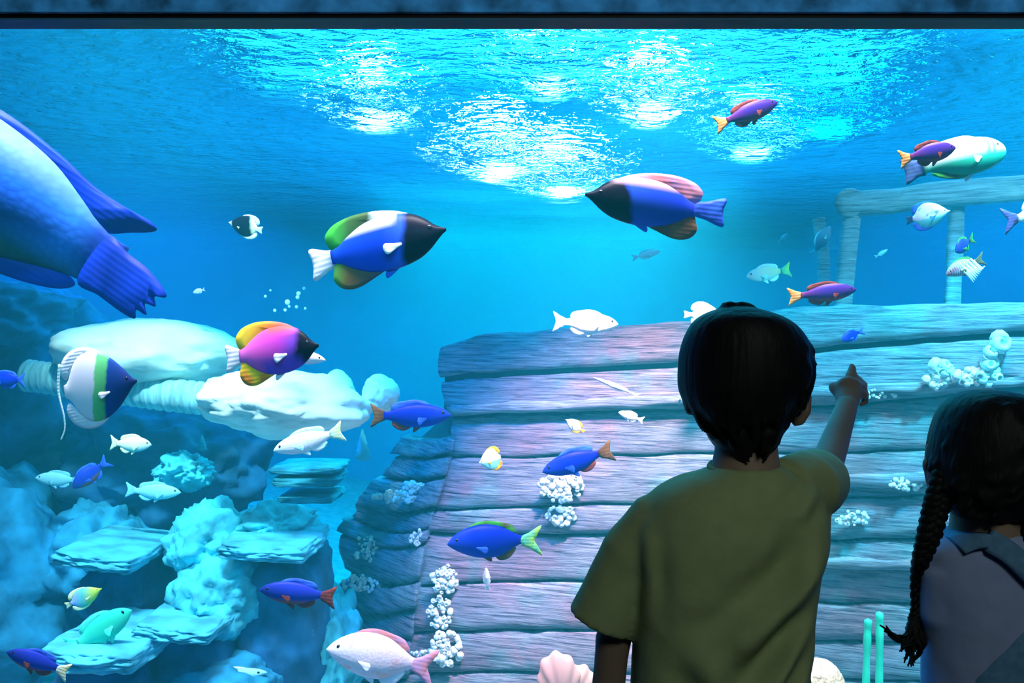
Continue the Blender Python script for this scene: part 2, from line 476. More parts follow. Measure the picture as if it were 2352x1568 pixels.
# dark timber core behind the planks (fills the seams) and the deck
bm = bmesh.new()
fr, bk = [], []
ys = [810, 880, 960, 1040, 1160, 1240, 1360, 1480, 1600, 1840]
gridv = []
for yy in ys:
    row = []
    cx = lerp_tab(CORNER, yy)[0]; lx = lerp_tab(LEDGE, yy)[0] + 25
    for px, d, in ((lx, HD(cx) + .88), (cx + 15, HD(cx) + .085), (1500, HD(1500) + .085), (2000, HD(2000) + .085), (2480, HD(2480) + .085), (2480, HD(2480) + 1.9), (lx + 120, HD(cx) + 1.9)):
        row.append(bm.verts.new(P(px, yy if yy != 810 else smooth_tab(SEAMS[0], px)[0] + 22, d)))
    gridv.append(row)
for a, c in zip(gridv, gridv[1:]):
    for q in range(7): bm.faces.new((a[q], a[(q + 1) % 7], c[(q + 1) % 7], c[q]))
bm.faces.new(gridv[0]); bm.faces.new(gridv[-1][::-1])
obj('hull_core', bm, M_core, wreck, smooth=False)


# railing on the deck
def log(name, pts, r, mat, parent, seg=16, rough=0.12, flat=1.0):
    bm = bmesh.new()
    sp = cat_spline(pts, 10)
    rad = [r * (1 + rough * mnoise.noise((p.x * 6, p.y * 6, p.z * 6))) for p in sp]
    tube(bm, sp, rad, seg, caps='flat', flat=flat)
    return obj(name, bm, mat, parent)


log('rail_beam', [P(1935, 468, 4.5), P(2050, 462, 4.4), P(2150, 447, 4.3), P(2352, 432, 4.15), P(2480, 424, 4.05)], 0.057, M_rail, wreck)
log('rail_beam_end', [P(1950, 466, 4.44), P(1953, 466, 4.58)], 0.066, M_rail, wreck, 24)
log('rail_post', [P(1958, 480, 4.5), P(1945, 600, 4.48), P(1935, 712, 4.46)], 0.040, M_rail, wreck)
log('rail_post', [P(2198, 455, 4.32), P(2192, 600, 4.3), P(2187, 712, 4.28)], 0.034, M_rail, wreck)
log('rail_post', [P(1880, 500, 5.6), P(1892, 600, 5.6), P(1890, 706, 5.5)], 0.035, M_rail, wreck)


def barnacles(px, py, d, rx, ry, n, s, name='barnacle_patch', mat=M_barn, parent=None, rings=False):
    bm = bmesh.new()
    for i in range(n if rings else int(n * 2.2)):
        a = rnd.uniform(0, 2 * math.pi); q = rnd.random() ** .5
        c = P(px + rx * q * math.cos(a), py + ry * q * math.sin(a), d - rnd.uniform(0, .03))
        r = s * (rnd.uniform(.5, 1.2) if rings else rnd.uniform(.25, .8))
        if rings or i % 3 == 0:      # open cup
            m = Matrix.Translation(c) @ Matrix.Rotation(math.radians(90 + rnd.uniform(-35, 35)), 4, 'X') @ Matrix.Rotation(rnd.uniform(-.5, .5), 4, 'Y')
            prev = None
            for (rr, zz) in ((1.0, -0.4), (.95, .1), (.7, .5), (.45, .5), (.4, 0.0)):
                ring = [bm.verts.new(m @ Vector((r * rr * math.cos(k * math.pi / 5), r * rr * math.sin(k * math.pi / 5), r * zz))) for k in range(10)]
                if prev:
                    for k in range(10): bm.faces.new((prev[k], prev[(k + 1) % 10], ring[(k + 1) % 10], ring[k]))
                prev = ring
            bm.faces.new(prev)
        else:
            ball(bm, c, (r, r * .8, r), sub=2)
    o = obj(name, bm, mat, parent or hull, local=True)
    o['kind'] = 'stuff'
    return o


for (px, py, rx, ry, n, s) in ((1290, 1120, 52, 32, 60, .022), (1285, 1185, 34, 22, 30, .02), (1020, 1330, 30, 32, 30, .02), (1010, 1405, 28, 38, 40, .02),
                               (1025, 1490, 36, 40, 45, .022), (2155, 862, 30, 26, 26, .026), (2235, 866, 45, 18, 24, .024),
                               (2000, 905, 60, 10, 24, .014), (1960, 1190, 40, 18, 20, .016), (2080, 1110, 40, 14, 22, .016), (1000, 1500, 60, 10, 20, .016), (1620, 912, 60, 8, 14, .012)):
    barnacles(px, py, HD(px) - .055, rx, ry, n, s)
for (px, py, rx, ry, n, s, d) in ((950, 1130, 34, 24, 30, .02, 4.95), (905, 1140, 50, 12, 20, .018, 5.0), (840, 1260, 30, 30, 20, .016, 5.2), (830, 1340, 45, 20, 30, .018, 5.2), (960, 1235, 20, 20, 16, .014, 4.85)):
    barnacles(px, py, d, rx, ry, n, s, parent=quarter)
M_cup = plain('pale_cup_coral', (0.50, 0.85, 0.78), 0.7, 0.25, 50, 0.5)
for (px, py, rx, ry, n, s) in ((2305, 790, 14, 14, 5, .04), (2280, 825, 18, 22, 8, .03), (2275, 862, 24, 16, 12, .026), (2165, 848, 18, 14, 8, .03)):
    barnacles(px, py, HD(px) - .06, rx, ry, n, s, 'cup_coral', M_cup, hull, True)

# ---------------------------------------------------------------- fish
def fishmat(name, xs, top=None, belly=None, rough=0.38, scales=0.0, scmix=0.2, slant=0.22, bars=None, spots=None):
    """xs: colour stops from snout (0) to tail (1); top / belly: (colour, start, end) by height"""
    m, nt, b, out = newmat(name)
    tc = N(nt, 'ShaderNodeTexCoord'); sx = N(nt, 'ShaderNodeSeparateXYZ'); nt.links.new(tc.outputs['Object'], sx.inputs[0])
    nz = N(nt, 'ShaderNodeTexNoise', Scale=9.0, Detail=2.0); nt.links.new(tc.outputs['Object'], nz.inputs['Vector'])
    u = N(nt, 'ShaderNodeMath', operation='MULTIPLY_ADD'); u.inputs[1].default_value = -1.0; u.inputs[2].default_value = 0.47
    nt.links.new(sx.outputs['X'], u.inputs[0])
    u2 = N(nt, 'ShaderNodeMath', operation='MULTIPLY_ADD'); u2.inputs[1].default_value = 0.06
    sl = N(nt, 'ShaderNodeMath', operation='MULTIPLY_ADD'); sl.inputs[1].default_value = slant
    nt.links.new(sx.outputs['Z'], sl.inputs[0]); nt.links.new(u.outputs[0], sl.inputs[2])
    nt.links.new(nz.outputs['Fac'], u2.inputs[0]); nt.links.new(sl.outputs[0], u2.inputs[2])
    r = ramp(nt, xs); nt.links.new(u2.outputs[0], r.inputs[0]); c = r.outputs[0]
    for spec in (top, belly):
        if spec:
            mr = N(nt, 'ShaderNodeMapRange'); mr.inputs['From Min'].default_value = spec[1]; mr.inputs['From Max'].default_value = spec[2]
            nt.links.new(sx.outputs['Z'], mr.inputs['Value'])
            f = mr.outputs[0]
            if len(spec) > 3:           # only between two places along the body
                rr = ramp(nt, [(0, (0, 0, 0)), (spec[3], (0, 0, 0)), (spec[3] + .06, (1, 1, 1)), (spec[4], (1, 1, 1)), (min(1, spec[4] + .08), (0, 0, 0))])
                nt.links.new(u.outputs[0], rr.inputs[0])
                mm = N(nt, 'ShaderNodeMath', operation='MULTIPLY'); nt.links.new(f, mm.inputs[0]); nt.links.new(rr.outputs[0], mm.inputs[1]); f = mm.outputs[0]
            c = mix(nt, f, c, spec[0])
    if bars:
        wv = N(nt, 'ShaderNodeTexWave', Scale=bars[1], Distortion=1.5); nt.links.new(tc.outputs['Object'], wv.inputs['Vector'])
        rr = ramp(nt, [(0.45, (0, 0, 0)), (0.6, (1, 1, 1))]); nt.links.new(wv.outputs['Fac'], rr.inputs[0])
        c = mix(nt, rr.outputs[0], c, bars[0])
    if spots:
        vo = N(nt, 'ShaderNodeTexNoise', Scale=6.0); nt.links.new(tc.outputs['Object'], vo.inputs['Vector'])
        rr = ramp(nt, [(0.58, (0, 0, 0)), (0.68, (1, 1, 1))]); nt.links.new(vo.outputs['Fac'], rr.inputs[0])
        c = mix(nt, rr.outputs[0], c, spots)
    if scales:
        mp = N(nt, 'ShaderNodeMapping'); mp.inputs['Scale'].default_value = (1, .2, 1.2); nt.links.new(tc.outputs['Object'], mp.inputs[0])
        vo = N(nt, 'ShaderNodeTexVoronoi', Scale=scales); nt.links.new(mp.outputs[0], vo.inputs['Vector'])
        rr = ramp(nt, [(0.0, (1.15, 1.15, 1.15)), (0.7, (.7, .7, .75))]); nt.links.new(vo.outputs['Distance'], rr.inputs[0])
        c = mix(nt, scmix, c, rr.outputs[0], 'MULTIPLY')
        bp = N(nt, 'ShaderNodeBump', Strength=0.12, Distance=0.006); bp.invert = True
        nt.links.new(vo.outputs['Distance'], bp.inputs['Height']); nt.links.new(bp.outputs[0], b.inputs['Normal'])
    nt.links.new(c, b.inputs['Base Color'])
    b.inputs['Roughness'].default_value = rough; b.inputs['Specular IOR Level'].default_value = 0.06
    return m


def finmat(name, c0, c1=None, rays=26):
    m, nt, b, out = newmat(name)
    tc = N(nt, 'ShaderNodeTexCoord')
    wv = N(nt, 'ShaderNodeTexWave', Scale=rays / 3.0, Distortion=0.6); wv.bands_direction = 'Z'
    nt.links.new(tc.outputs['Object'], wv.inputs['Vector'])
    nz = N(nt, 'ShaderNodeTexNoise', Scale=7.0); nt.links.new(tc.outputs['Object'], nz.inputs['Vector'])
    r = ramp(nt, [(0.4, c0), (0.6, c1 or tuple(x * .75 for x in c0))]); nt.links.new(nz.outputs['Fac'], r.inputs[0])
    nt.links.new(r.outputs[0], b.inputs['Base Color']); b.inputs['Roughness'].default_value = 0.5; b.inputs['Specular IOR Level'].default_value = 0.1
    bp = N(nt, 'ShaderNodeBump', Strength=0.12, Distance=0.004); nt.links.new(wv.outputs['Fac'], bp.inputs['Height']); nt.links.new(bp.outputs[0], b.inputs['Normal'])
    return m


M_eye = plain('fish_eye_black', (0.01, 0.01, 0.015), 0.15, 0.1, 5, 0, 0.6)
M_eyering = plain('fish_eye_pale', (0.75, 0.72, 0.62), 0.4, 0.1, 5, 0)

# body outlines: (t, top, bottom, half width); t runs from the snout 0 to the tail root
SHAPES = {
    'slim': dict(body=[(0, 0, -.004, .004), (.04, .035, -.03, .025), (.12, .075, -.068, .05), (.25, .105, -.105, .068), (.42, .115, -.12, .072), (.58, .095, -.10, .058), (.7, .06, -.062, .036), (.78, .04, -.04, .02), (.83, .042, -.042, .012)],
                 tail=[(.80, .038), (.88, .07), (.99, .12), (.965, .05), (.95, 0), (.965, -.05), (.99, -.12), (.88, -.07), (.80, -.038)],
                 dorsal=[(.24, .09), (.32, .135), (.45, .155), (.6, .14), (.7, .12), (.74, .075), (.70, .05), (.5, .09), (.35, .10)],
                 anal=[(.48, -.10), (.56, -.145), (.66, -.135), (.73, -.085), (.70, -.05), (.58, -.085)]),
    'chunky': dict(body=[(0, 0, -.01, .004), (.04, .055, -.045, .03), (.12, .12, -.095, .065), (.25, .18, -.15, .085), (.40, .20, -.18, .09), (.55, .175, -.165, .075), (.68, .11, -.10, .045), (.77, .055, -.05, .022), (.82, .048, -.045, .013)],
                   tail=[(.79, .045), (.87, .09), (1.0, .17), (.955, .06), (.925, 0), (.955, -.06), (1.0, -.17), (.87, -.09), (.79, -.045)],
                   dorsal=[(.22, .16), (.3, .215), (.42, .235), (.56, .215), (.68, .18), (.74, .10), (.70, .08), (.52, .16), (.35, .18)],
                   anal=[(.50, -.15), (.56, -.215), (.66, -.19), (.73, -.10), (.70, -.07), (.58, -.13)]),
    'angel': dict(body=[(0, .008, -.014, .006), (.03, .022, -.030, .016), (.07, .050, -.062, .034), (.13, .112, -.112, .056), (.22, .168, -.160, .074), (.38, .198, -.19, .08), (.55, .18, -.175, .068), (.68, .12, -.12, .045), (.77, .06, -.06, .022), (.82, .052, -.05, .013)],
                  tail=[(.79, .048), (.87, .075), (.97, .115), (1.0, .10), (.985, .03), (.985, -.03), (1.0, -.10), (.97, -.115), (.87, -.075), (.79, -.048)],
                  dorsal=[(.20, .145), (.30, .205), (.45, .245), (.62, .255), (.76, .225), (.83, .17), (.84, .115), (.80, .045), (.70, .05), (.5, .15), (.32, .165)],
                  anal=[(.45, -.16), (.55, -.215), (.68, -.255), (.78, -.235), (.83, -.17), (.82, -.105), (.78, -.04), (.62, -.10)]),
    'disc': dict(body=[(0, .01, -.015, .006), (.05, .045, -.05, .025), (.13, .15, -.14, .05), (.26, .29, -.27, .07), (.42, .38, -.36, .072), (.58, .38, -.36, .06), (.70, .27, -.26, .04), (.78, .10, -.10, .022), (.83, .07, -.07, .013)],
                 tail=[(.80, .06), (.88, .09), (1.0, .13), (.98, 0), (1.0, -.13), (.88, -.09), (.80, -.06)],
                 dorsal=[(.30, .28), (.38, .38), (.52, .44), (.68, .43), (.80, .34), (.84, .2), (.79, .13), (.66, .30), (.45, .36)],
                 anal=[(.38, -.33), (.52, -.43), (.68, -.42), (.80, -.33), (.84, -.2), (.79, -.13), (.66, -.29)]),
    'parrot': dict(body=[(0, .02, -.03, .012), (.02, .06, -.065, .035), (.10, .125, -.115, .07), (.22, .165, -.155, .095), (.38, .175, -.17, .10), (.54, .16, -.145, .085), (.66, .12, -.10, .058), (.76, .082, -.07, .032), (.83, .08, -.07, .02)],
                   tail=[(.80, .078), (.88, .085), (.97, .12), (1.0, .115), (.985, .05), (.98, 0), (.985, -.05), (1.0, -.115), (.97, -.12), (.88, -.08), (.80, -.068)],
                   dorsal=[(.24, .16), (.36, .205), (.54, .20), (.66, .185), (.75, .195), (.765, .165), (.74, .10), (.66, .11), (.5, .15), (.36, .165)],
                   anal=[(.42, -.155), (.5, -.185), (.62, -.165), (.73, -.125), (.77, -.085), (.72, -.075), (.60, -.115)]),
}
SHAPES['bigparrot'] = dict(SHAPES['parrot'])
SHAPES['bigparrot']['tail'] = [(.78, .076), (.85, .070), (.92, .066), (.985, .046), (1.0, .030), (.975, .016), (.992, -.004), (.965, -.014), (.985, -.036), (.955, -.040), (.965, -.062), (.92, -.068), (.85, -.066), (.78, -.064)]
SHAPES['bigparrot']['dorsal'] = [(.24, .16), (.36, .195), (.54, .185), (.66, .165), (.76, .165), (.84, .170), (.86, .155), (.81, .115), (.75, .075), (.66, .09), (.5, .15), (.36, .165)]
MESHES = {}


def fish_meshes(shape):
    if shape in MESHES: return MESHES[shape]
    sp = SHAPES[shape]; out = {}
    bm = bmesh.new(); n, seg = 34, 22; prev = None
    tb = sp['body'][-1][0]
    for i in range(n + 1):
        t = tb * (i / n) ** 1.35
        top, bot, hw = smooth_tab(sp['body'], t)
        cz, hz = (top + bot) / 2, max(.002, (top - bot) / 2)
        ring = []
        for k in range(seg):
            a = 2 * math.pi * k / seg
            s, c = math.sin(a), math.cos(a)
            ring.append(bm.verts.new((.5 - t, hw * c * (1 - .25 * abs(s) ** 3), cz + hz * s)))
        if prev:
            for k in range(seg): bm.faces.new((prev[k], prev[(k + 1) % seg], ring[(k + 1) % seg], ring[k]))
        else: bm.faces.new(ring)
        prev = ring
    bm.faces.new(prev[::-1])
    out['body'] = bm

    def slab(outline, th, y=0.0, bend=0.0, closed_n=5):
        bm = bmesh.new()
        pts = cat_spline([(.5 - t, 0, z) for t, z in outline], closed_n, True)
        ys = lambda p: y + bend * max(0, .3 - p.x) ** 2
        c = Vector((sum(p.x for p in pts) / len(pts), 0, sum(p.z for p in pts) / len(pts)))
        A = [bm.verts.new((p.x, ys(p) - th * .25, p.z)) for p in pts]; B = [bm.verts.new((p.x, ys(p) + th * .25, p.z)) for p in pts]
        inn = [c + (p - c) * .7 for p in pts]
        A2 = [bm.verts.new((p.x, ys(p) - th, p.z)) for p in inn]; B2 = [bm.verts.new((p.x, ys(p) + th, p.z)) for p in inn]
        m = len(pts)
        for k in range(m):
            j = (k + 1) % m
            bm.faces.new((A[k], A[j], B[j], B[k])); bm.faces.new((A[k], A2[k], A2[j], A[j])); bm.faces.new((B[k], B[j], B2[j], B2[k]))
        bm.faces.new(A2[::-1]); bm.faces.new(B2)
        return bm
    out['tail_fin'] = slab(sp['tail'], .008, 0, .12)
    out['dorsal_fin'] = slab(sp['dorsal'], .008)
    out['anal_fin'] = slab(sp['anal'], .007)
    t0 = .30; top, bot, hw = smooth_tab(sp['body'], t0)
    for s, nm in ((1, 'L'), (-1, 'R')):
        bm = slab([(t0, .008), (t0 + .05, .022), (t0 + .11, .042), (t0 + .135, .01), (t0 + .12, -.035), (t0 + .05, -.018), (t0, -.008)], .003, 0)
        M = Matrix.Translation((.5 - t0, s * hw * .93, bot * .25)) @ Matrix.Rotation(s * -.5, 4, 'Z') @ Matrix.Rotation(-.25, 4, 'Y') @ Matrix.Translation((-.5 + t0, 0, 0))
        bm.transform(M); out['pectoral' + nm] = bm
        te = .105; tp, bt, hw2 = smooth_tab(sp['body'], te)
        e = bmesh.new(); ball(e, Vector((.5 - te, s * hw2 * .80, (tp + bt) / 2 + (tp - bt) * .16)), (.020, .011, .020), sub=2)
        out['eye' + nm] = e
    bm = slab([(.33, bot * .86), (.38, bot * 1.0 - .012), (.46, bot - .055), (.47, bot - .02), (.43, bot * .9)], .005, .012)
    out['pelvic'] = bm
    res = {}
    for k, bm in out.items():
        bmesh.ops.recalc_face_normals(bm, faces=bm.faces)
        me = bpy.data.meshes.new(shape + '_' + k); bm.to_mesh(me); bm.free()
        for p in me.polygons: p.use_smooth = True
        res[k] = me
    MESHES[shape] = res
    return res


PARTNAME = {'pectoralL': 'pectoral_fin', 'pectoralR': 'pectoral_fin', 'eyeL': 'eye', 'eyeR': 'eye', 'pelvic': 'pelvic_fin'}


def fish(name, label, shape, head, tail, d, body, fins, yaw=0.0, roll=0.0, group=None, deep=1.0, fat=1.0, skip=(), cat='fish', flip=False, eye=None):
    """head / tail: where snout and tail tip stand in the photo; d: distance; yaw > 0 turns the snout away from the window"""
    hp, tp = P(head[0], head[1], d), P(tail[0], tail[1], d)
    v = hp - tp; L = v.length / math.cos(math.radians(yaw)); v.normalize()
    y = math.radians(yaw)
    X = v * math.cos(y) + Vector((0, 1, 0)) * math.sin(y)
    Z = (Vector((0, 0, 1)) - X * X.z); Z = (Z if Z.length > .2 else Vector((-1, 0, 0))).normalized()
    if flip: Z = -Z
    Y = Z.cross(X).normalized()
    R = Matrix((X, Y, Z)).transposed().to_4x4() @ Matrix.Rotation(math.radians(roll), 4, 'X')
    r = thing(name, label, cat, (hp + tp) / 2, group)
    r.rotation_euler = R.to_euler(); r.scale = (L, L * fat, L * deep)
    ms_ = fish_meshes(shape)
    if not isinstance(fins, dict): fins = {'*': fins}
    for k, me in ms_.items():
        if k in skip or PARTNAME.get(k, k) in skip: continue
        nm = PARTNAME.get(k, k)
        mat = body if k == 'body' else (eye or M_eye) if nm == 'eye' else fins.get(nm, fins['*'])
        o = bpy.data.objects.new(nm, me); C.objects.link(o); o.parent = r
        if len(me.materials) == 0: me.materials.append(None)
        o.material_slots[0].link = 'OBJECT'; o.material_slots[0].material = mat
    return r


K = (.004, .003, .012)
INDIGO, BLUE, DEEP = (.006, .012, .36), (.004, .018, .46), (.01, .015, .28)
m_angel_blue = fishmat('angelfish_blue', [(0, K), (.26, K), (.31, (.03, .10, .62)), (.45, (.008, .05, .58)), (1, (.008, .06, .58))], top=((.80, .82, .92), .085, .16, .27, .80))  # white back: part own marking, part overhead highlight put into the colour
m_angel_indigo = fishmat('angelfish_indigo', [(0, K), (.29, K), (.33, (.02, .08, .60)), (.7, (.012, .035, .52)), (1, (.05, .07, .60))], top=((.70, .45, .62), .10, .18, .12, .6))
m_angel_pink = fishmat('angelfish_magenta', [(0, K), (.19, K), (.25, (.20, .05, .55)), (.42, (.60, .05, .50)), (.62, (.82, .10, .55)), (1, (.75, .2, .65))], top=((.90, .10, .10), .10, .17, .15, .45), belly=((.16, .05, .60), -.04, -.14, .1, .5))
f_yellow = finmat('fin_yellow_orange', (.95, .62, .02), (.95, .28, .02)); f_olive = finmat('fin_olive_green', (.04, .30, .03), (.10, .08, .03))
f_brown = finmat('fin_brown', (.20, .10, .03), (.12, .06, .03)); f_white = finmat('fin_white', (.85, .85, .88), (.7, .75, .85))
f_pink = finmat('fin_pinkish_red', (.65, .22, .25), (.55, .3, .5)); f_blue = finmat('fin_blue', (.04, .14, .75), (.03, .08, .6))
f_orange = finmat('fin_orange', (.95, .30, .04), (.95, .5, .15)); f_rust = finmat('fin_rust', (.24, .045, .03), (.16, .03, .04))
f_lime = finmat('fin_lime', (.45, .80, .10), (.15, .65, .35)); f_pale = finmat('fin_pale_yellow', (.85, .85, .35), (.75, .85, .6))
f_teal = finmat('fin_teal', (.25, .75, .75), (.2, .6, .75)); f_palecyan = finmat('fin_pale_cyan', (.55, .92, .85), (.8, .9, .9))
f_angel_top = fishmat('fin_cyan_to_green', [(0, (.5, .85, .85)), (.50, (.65, .90, .90)), (.57, (.05, .10, .04)), (.70, (.05, .16, .04)), (.80, (.05, .45, .05))])
f_angel_low = fishmat('fin_brown_to_green', [(0, (.05, .1, .5)), (.55, (.12, .08, .06)), (.70, (.16, .10, .03)), (.82, (.05, .4, .05))])
f_fire_top = fishmat('fin_red_to_yellow', [(0, (.85, .08, .12)), (.42, (.92, .12, .08)), (.60, (.95, .35, .03)), (.80, (.95, .65, .04))])
m_damsel = fishmat('damselfish_blue', [(0, (.02, .05, .5)), (.3, BLUE), (.75, INDIGO), (1, INDIGO)])
m_damsel_dark = fishmat('damselfish_navy', [(0, (.012, .02, .22)), (.4, (.015, .03, .42)), (1, (.02, .03, .38))], belly=((.22, .06, .05), -.05, -.10))
m_purple = fishmat('wrasse_purple', [(0, (.06, .015, .22)), (.5, (.045, .015, .26)), (.78, (.10, .015, .16)), (1, (.8, .2, .1))], top=((.40, .25, .60), .08, .13), belly=((.28, .04, .07), -.03, -.09))
m_white = fishmat('snapper_white', [(0, (.80, .78, .80)), (.5, (.85, .80, .82)), (1, (.85, .83, .80))], scales=38)
m_snap = fishmat('snapper_pink', [(0, (.86, .82, .88)), (.5, (.86, .72, .76)), (1, (.80, .62, .78))], scales=34, spots=(.90, .55, .55))
m_teal = fishmat('fish_teal', [(0, (.35, .80, .80)), (1, (.25, .70, .75))], scales=34)
m_yell = fishmat('fish_yellow_white', [(0, (.55, .75, .80)), (.35, (.85, .85, .75)), (1, (.9, .85, .35))], belly=((.25, .75, .70), -.02, -.09))
m_peach = fishmat('fish_peach', [(0, (.75, .60, .65)), (.4, (.85, .70, .55)), (1, (.75, .8, .35))], belly=((.5, .8, .7), -.02, -.10))
m_parrot = fishmat('parrotfish_blue', [(0, (.05, .16, .70)), (.55, (.02, .15, .75)), (.70, (.03, .20, .80)), (.77, (.008, .035, .24)), (1, (.006, .025, .22))], belly=((.01, .085, .10), .02, -.09, .0, .70), top=((.16, .28, .80), .07, .16), scales=46, scmix=.5)  # paler back and darker belly put overhead light and shade into the colour
f_parrot = finmat('fin_deep_blue', (.004, .03, .38), (.003, .018, .24), 60)
m_tusk = fishmat('tuskfish_white_green', [(0, (.62, .58, .62)), (.13, (.62, .60, .64)), (.16, (.14, .2, .70)), (.19, (.55, .55, .66)), (.22, (.14, .2, .70)), (.26, (.62, .60, .64)), (1, (.56, .58, .62))], belly=((.03, .38, .22), .015, -.04))
m_moon = fishmat('moonfish_banded', [(0, (.01, .015, .08)), (.10, (.012, .025, .14)), (.33, (.01, .05, .26)), (.36, (.10, .5, .16)), (.47, (.15, .62, .22)), (.49, (.82, .80, .86)), (1, (.82, .82, .90))])
m_green = fishmat('fish_green', [(0, (.03, .62, .38)), (.6, (.03, .70, .42)), (1, (.1, .8, .5))])
m_stripe = fishmat('lionfish_striped', [(0, (.35, .22, .25)), (.35, (.5, .3, .4)), (1, (.85, .85, .88))], bars=((.25, .15, .2), 6.0))
m_bw = fishmat('fish_black_white', [(0, (.85, .85, .9)), (.08, (.8, .82, .9)), (.14, K), (.62, K), (.7, (.7, .85, .5)), (1, (.6, .9, .7))])
m_seal = fishmat('fish_blue_white', [(0, (.6, .65, .9)), (.3, (.8, .82, .85)), (1, (.5, .55, .85))], spots=(.15, .25, .75), belly=((.1, .6, .6), -.05, -.14))
m_slate = fishmat('fish_slate', [(0, (.10, .20, .30)), (1, (.08, .18, .30))])  # plain slate grey body colour

# big ones near the window
pf = fish('parrotfish', 'huge blue parrotfish swimming out past the left edge, only its rear body showing', 'bigparrot', (-345, 215), (372, 706), 2.85, m_parrot, f_parrot, yaw=-4, deep=.98)
fish('angelfish', 'blue angelfish with black face, white back and green trailing fins, facing right', 'angel', (1026, 528), (700, 604), 2.75, m_angel_blue,
     {'*': f_blue, 'dorsal_fin': f_angel_top, 'anal_fin': f_angel_low, 'tail_fin': f_white, 'pectoral_fin': f_white, 'pelvic_fin': f_blue}, yaw=-8, roll=-6, group='angelfish', deep=.98)
fish('angelfish', 'indigo angelfish with black head and pink back facing left near the surface glitter', 'angel', (1343, 448), (1662, 490), 2.8, m_angel_indigo,
     {'*': f_blue, 'dorsal_fin': f_pink, 'anal_fin': f_brown, 'tail_fin': f_blue}, yaw=-6, group='angelfish', deep=.88, skip=('pectoral_fin',))
fish('angelfish', 'magenta angelfish with orange fins and black face before the pale boulders', 'angel', (735, 792), (506, 824), 2.7, m_angel_pink,
     {'*': f_white, 'dorsal_fin': f_fire_top, 'anal_fin': f_yellow, 'tail_fin': f_white}, yaw=-8, roll=-5, group='angelfish', deep=1.22)
fish('slender_fish', 'pale pink fish hidden behind the magenta angelfish, only its snout showing', 'slim', (748, 827), (610, 806), 3.0, m_snap, f_pink, group='white reef fish')
mf = fish('moonfish', 'tall banded moonfish, white, green and navy, with trailing fin filament', 'disc', (312, 874), (118, 905), 2.7, m_moon,
          {'*': f_white, 'dorsal_fin': f_white, 'anal_fin': f_white}, yaw=4, deep=1.08, skip=('tail_fin', 'pelvic_fin'))
bm = bmesh.new()
L = mf.scale.x
sp = cat_spline([(-.34, 0, .30), (-.40, 0, .02), (-.385, 0, -.25), (-.40, 0, -.40), (-.46, 0, -.50)], 8)
tube(bm, sp, [.016 - .010 * i / len(sp) for i in range(len(sp))], 8)
obj('fin_filament', bm, f_palecyan, mf, local=True)
fish('snapper', 'pinkish white snapper with red cheek spot beside the lower hull corner', 'chunky', (752, 1486), (1000, 1536), 3.3, m_snap, {'*': f_white, 'tail_fin': f_pink, 'dorsal_fin': f_pink}, yaw=-5, roll=4, deep=1.06, eye=M_eye)

# purple wrasses with orange tails
G = 'purple orange tailed wrasses'
fw = {'*': f_rust, 'tail_fin': f_orange, 'dorsal_fin': f_rust}
fish('wrasse', 'purple wrasse with orange tail nearest the water surface, swimming up right', 'slim', (1790, 232), (1643, 288), 3.0, m_purple, fw, yaw=8, group=G, deep=1.15)
fish('wrasse', 'purple wrasse with orange tail just above the hull top edge', 'slim', (1972, 664), (1810, 682), 3.1, m_purple, fw, yaw=8, group=G, deep=1.05)
fish('wrasse', 'purple wrasse with orange tail overlapping the white and green tuskfish', 'slim', (2200, 337), (2066, 367), 2.9, m_purple, fw, yaw=8, group=G, deep=1.35)
fish('tuskfish', 'white tuskfish with green belly swimming right over the wooden rail', 'parrot', (2314, 340), (2078, 392), 3.15, m_tusk, {'*': f_white, 'anal_fin': f_olive, 'tail_fin': finmat('fin_slate', (.03, .06, .12), (.05, .1, .3)), 'dorsal_fin': f_white}, yaw=5, roll=-8, deep=1.02)

# blue damsels
G = 'blue damselfish'
fish('damselfish', 'bright blue damselfish with lime tail over the hull, nearest its corner', 'chunky', (1028, 1246), (1242, 1240), 3.4, m_damsel, {'*': f_brown, 'tail_fin': f_lime, 'dorsal_fin': f_olive, 'pectoral_fin': f_blue}, yaw=-8, group=G, deep=.95)
fish('damselfish', 'deep blue damselfish nosing down to the white barnacle patch', 'slim', (1245, 1083), (1408, 1032), 3.6, m_damsel, {'*': f_blue, 'tail_fin': f_brown, 'anal_fin': f_rust}, yaw=-6, group=G, deep=1.25)
fish('damselfish', 'blue damselfish with brown belly passing the hull corner, facing right', 'slim', (1036, 954), (850, 954), 3.4, m_damsel, {'*': f_rust, 'tail_fin': f_brown, 'dorsal_fin': f_blue, 'pectoral_fin': f_blue}, yaw=6, group=G, deep=1.25)
fish('damselfish', 'navy damselfish with rust red tail facing left beside the rock ledges', 'slim', (598, 1352), (772, 1372), 3.1, m_damsel_dark, {'*': f_rust, 'dorsal_fin': f_blue}, yaw=-6, group=G, deep=1.25)
fish('damselfish', 'navy damselfish with pale yellow tail in the bottom left corner', 'slim', (20, 1494), (158, 1546), 2.9, m_damsel_dark, {'*': f_rust, 'tail_fin': f_pale, 'dorsal_fin': f_blue}, yaw=-8, group=G, deep=1.25)
fish('damselfish', 'hazy blue damselfish below the purple wrasse on the top plank', 'chunky', (1928, 782), (1986, 758), 3.6, m_damsel, f_blue, yaw=-20, group=G)
fish('damselfish', 'dark blue damselfish crossing the second rail post', 'chunky', (2188, 580), (2240, 545), 3.5, fishmat('damsel_black_blue', [(0, (.02, .02, .2)), (.5, (.02, .02, .16)), (1, (.02, .05, .06))]), f_olive, yaw=-25, group=G, deep=1.25)
fish('damselfish', 'round blue fish half cut off by the left edge below the log end', 'chunky', (-30, 872), (66, 872), 3.6, m_damsel, f_blue, yaw=10, group=G)
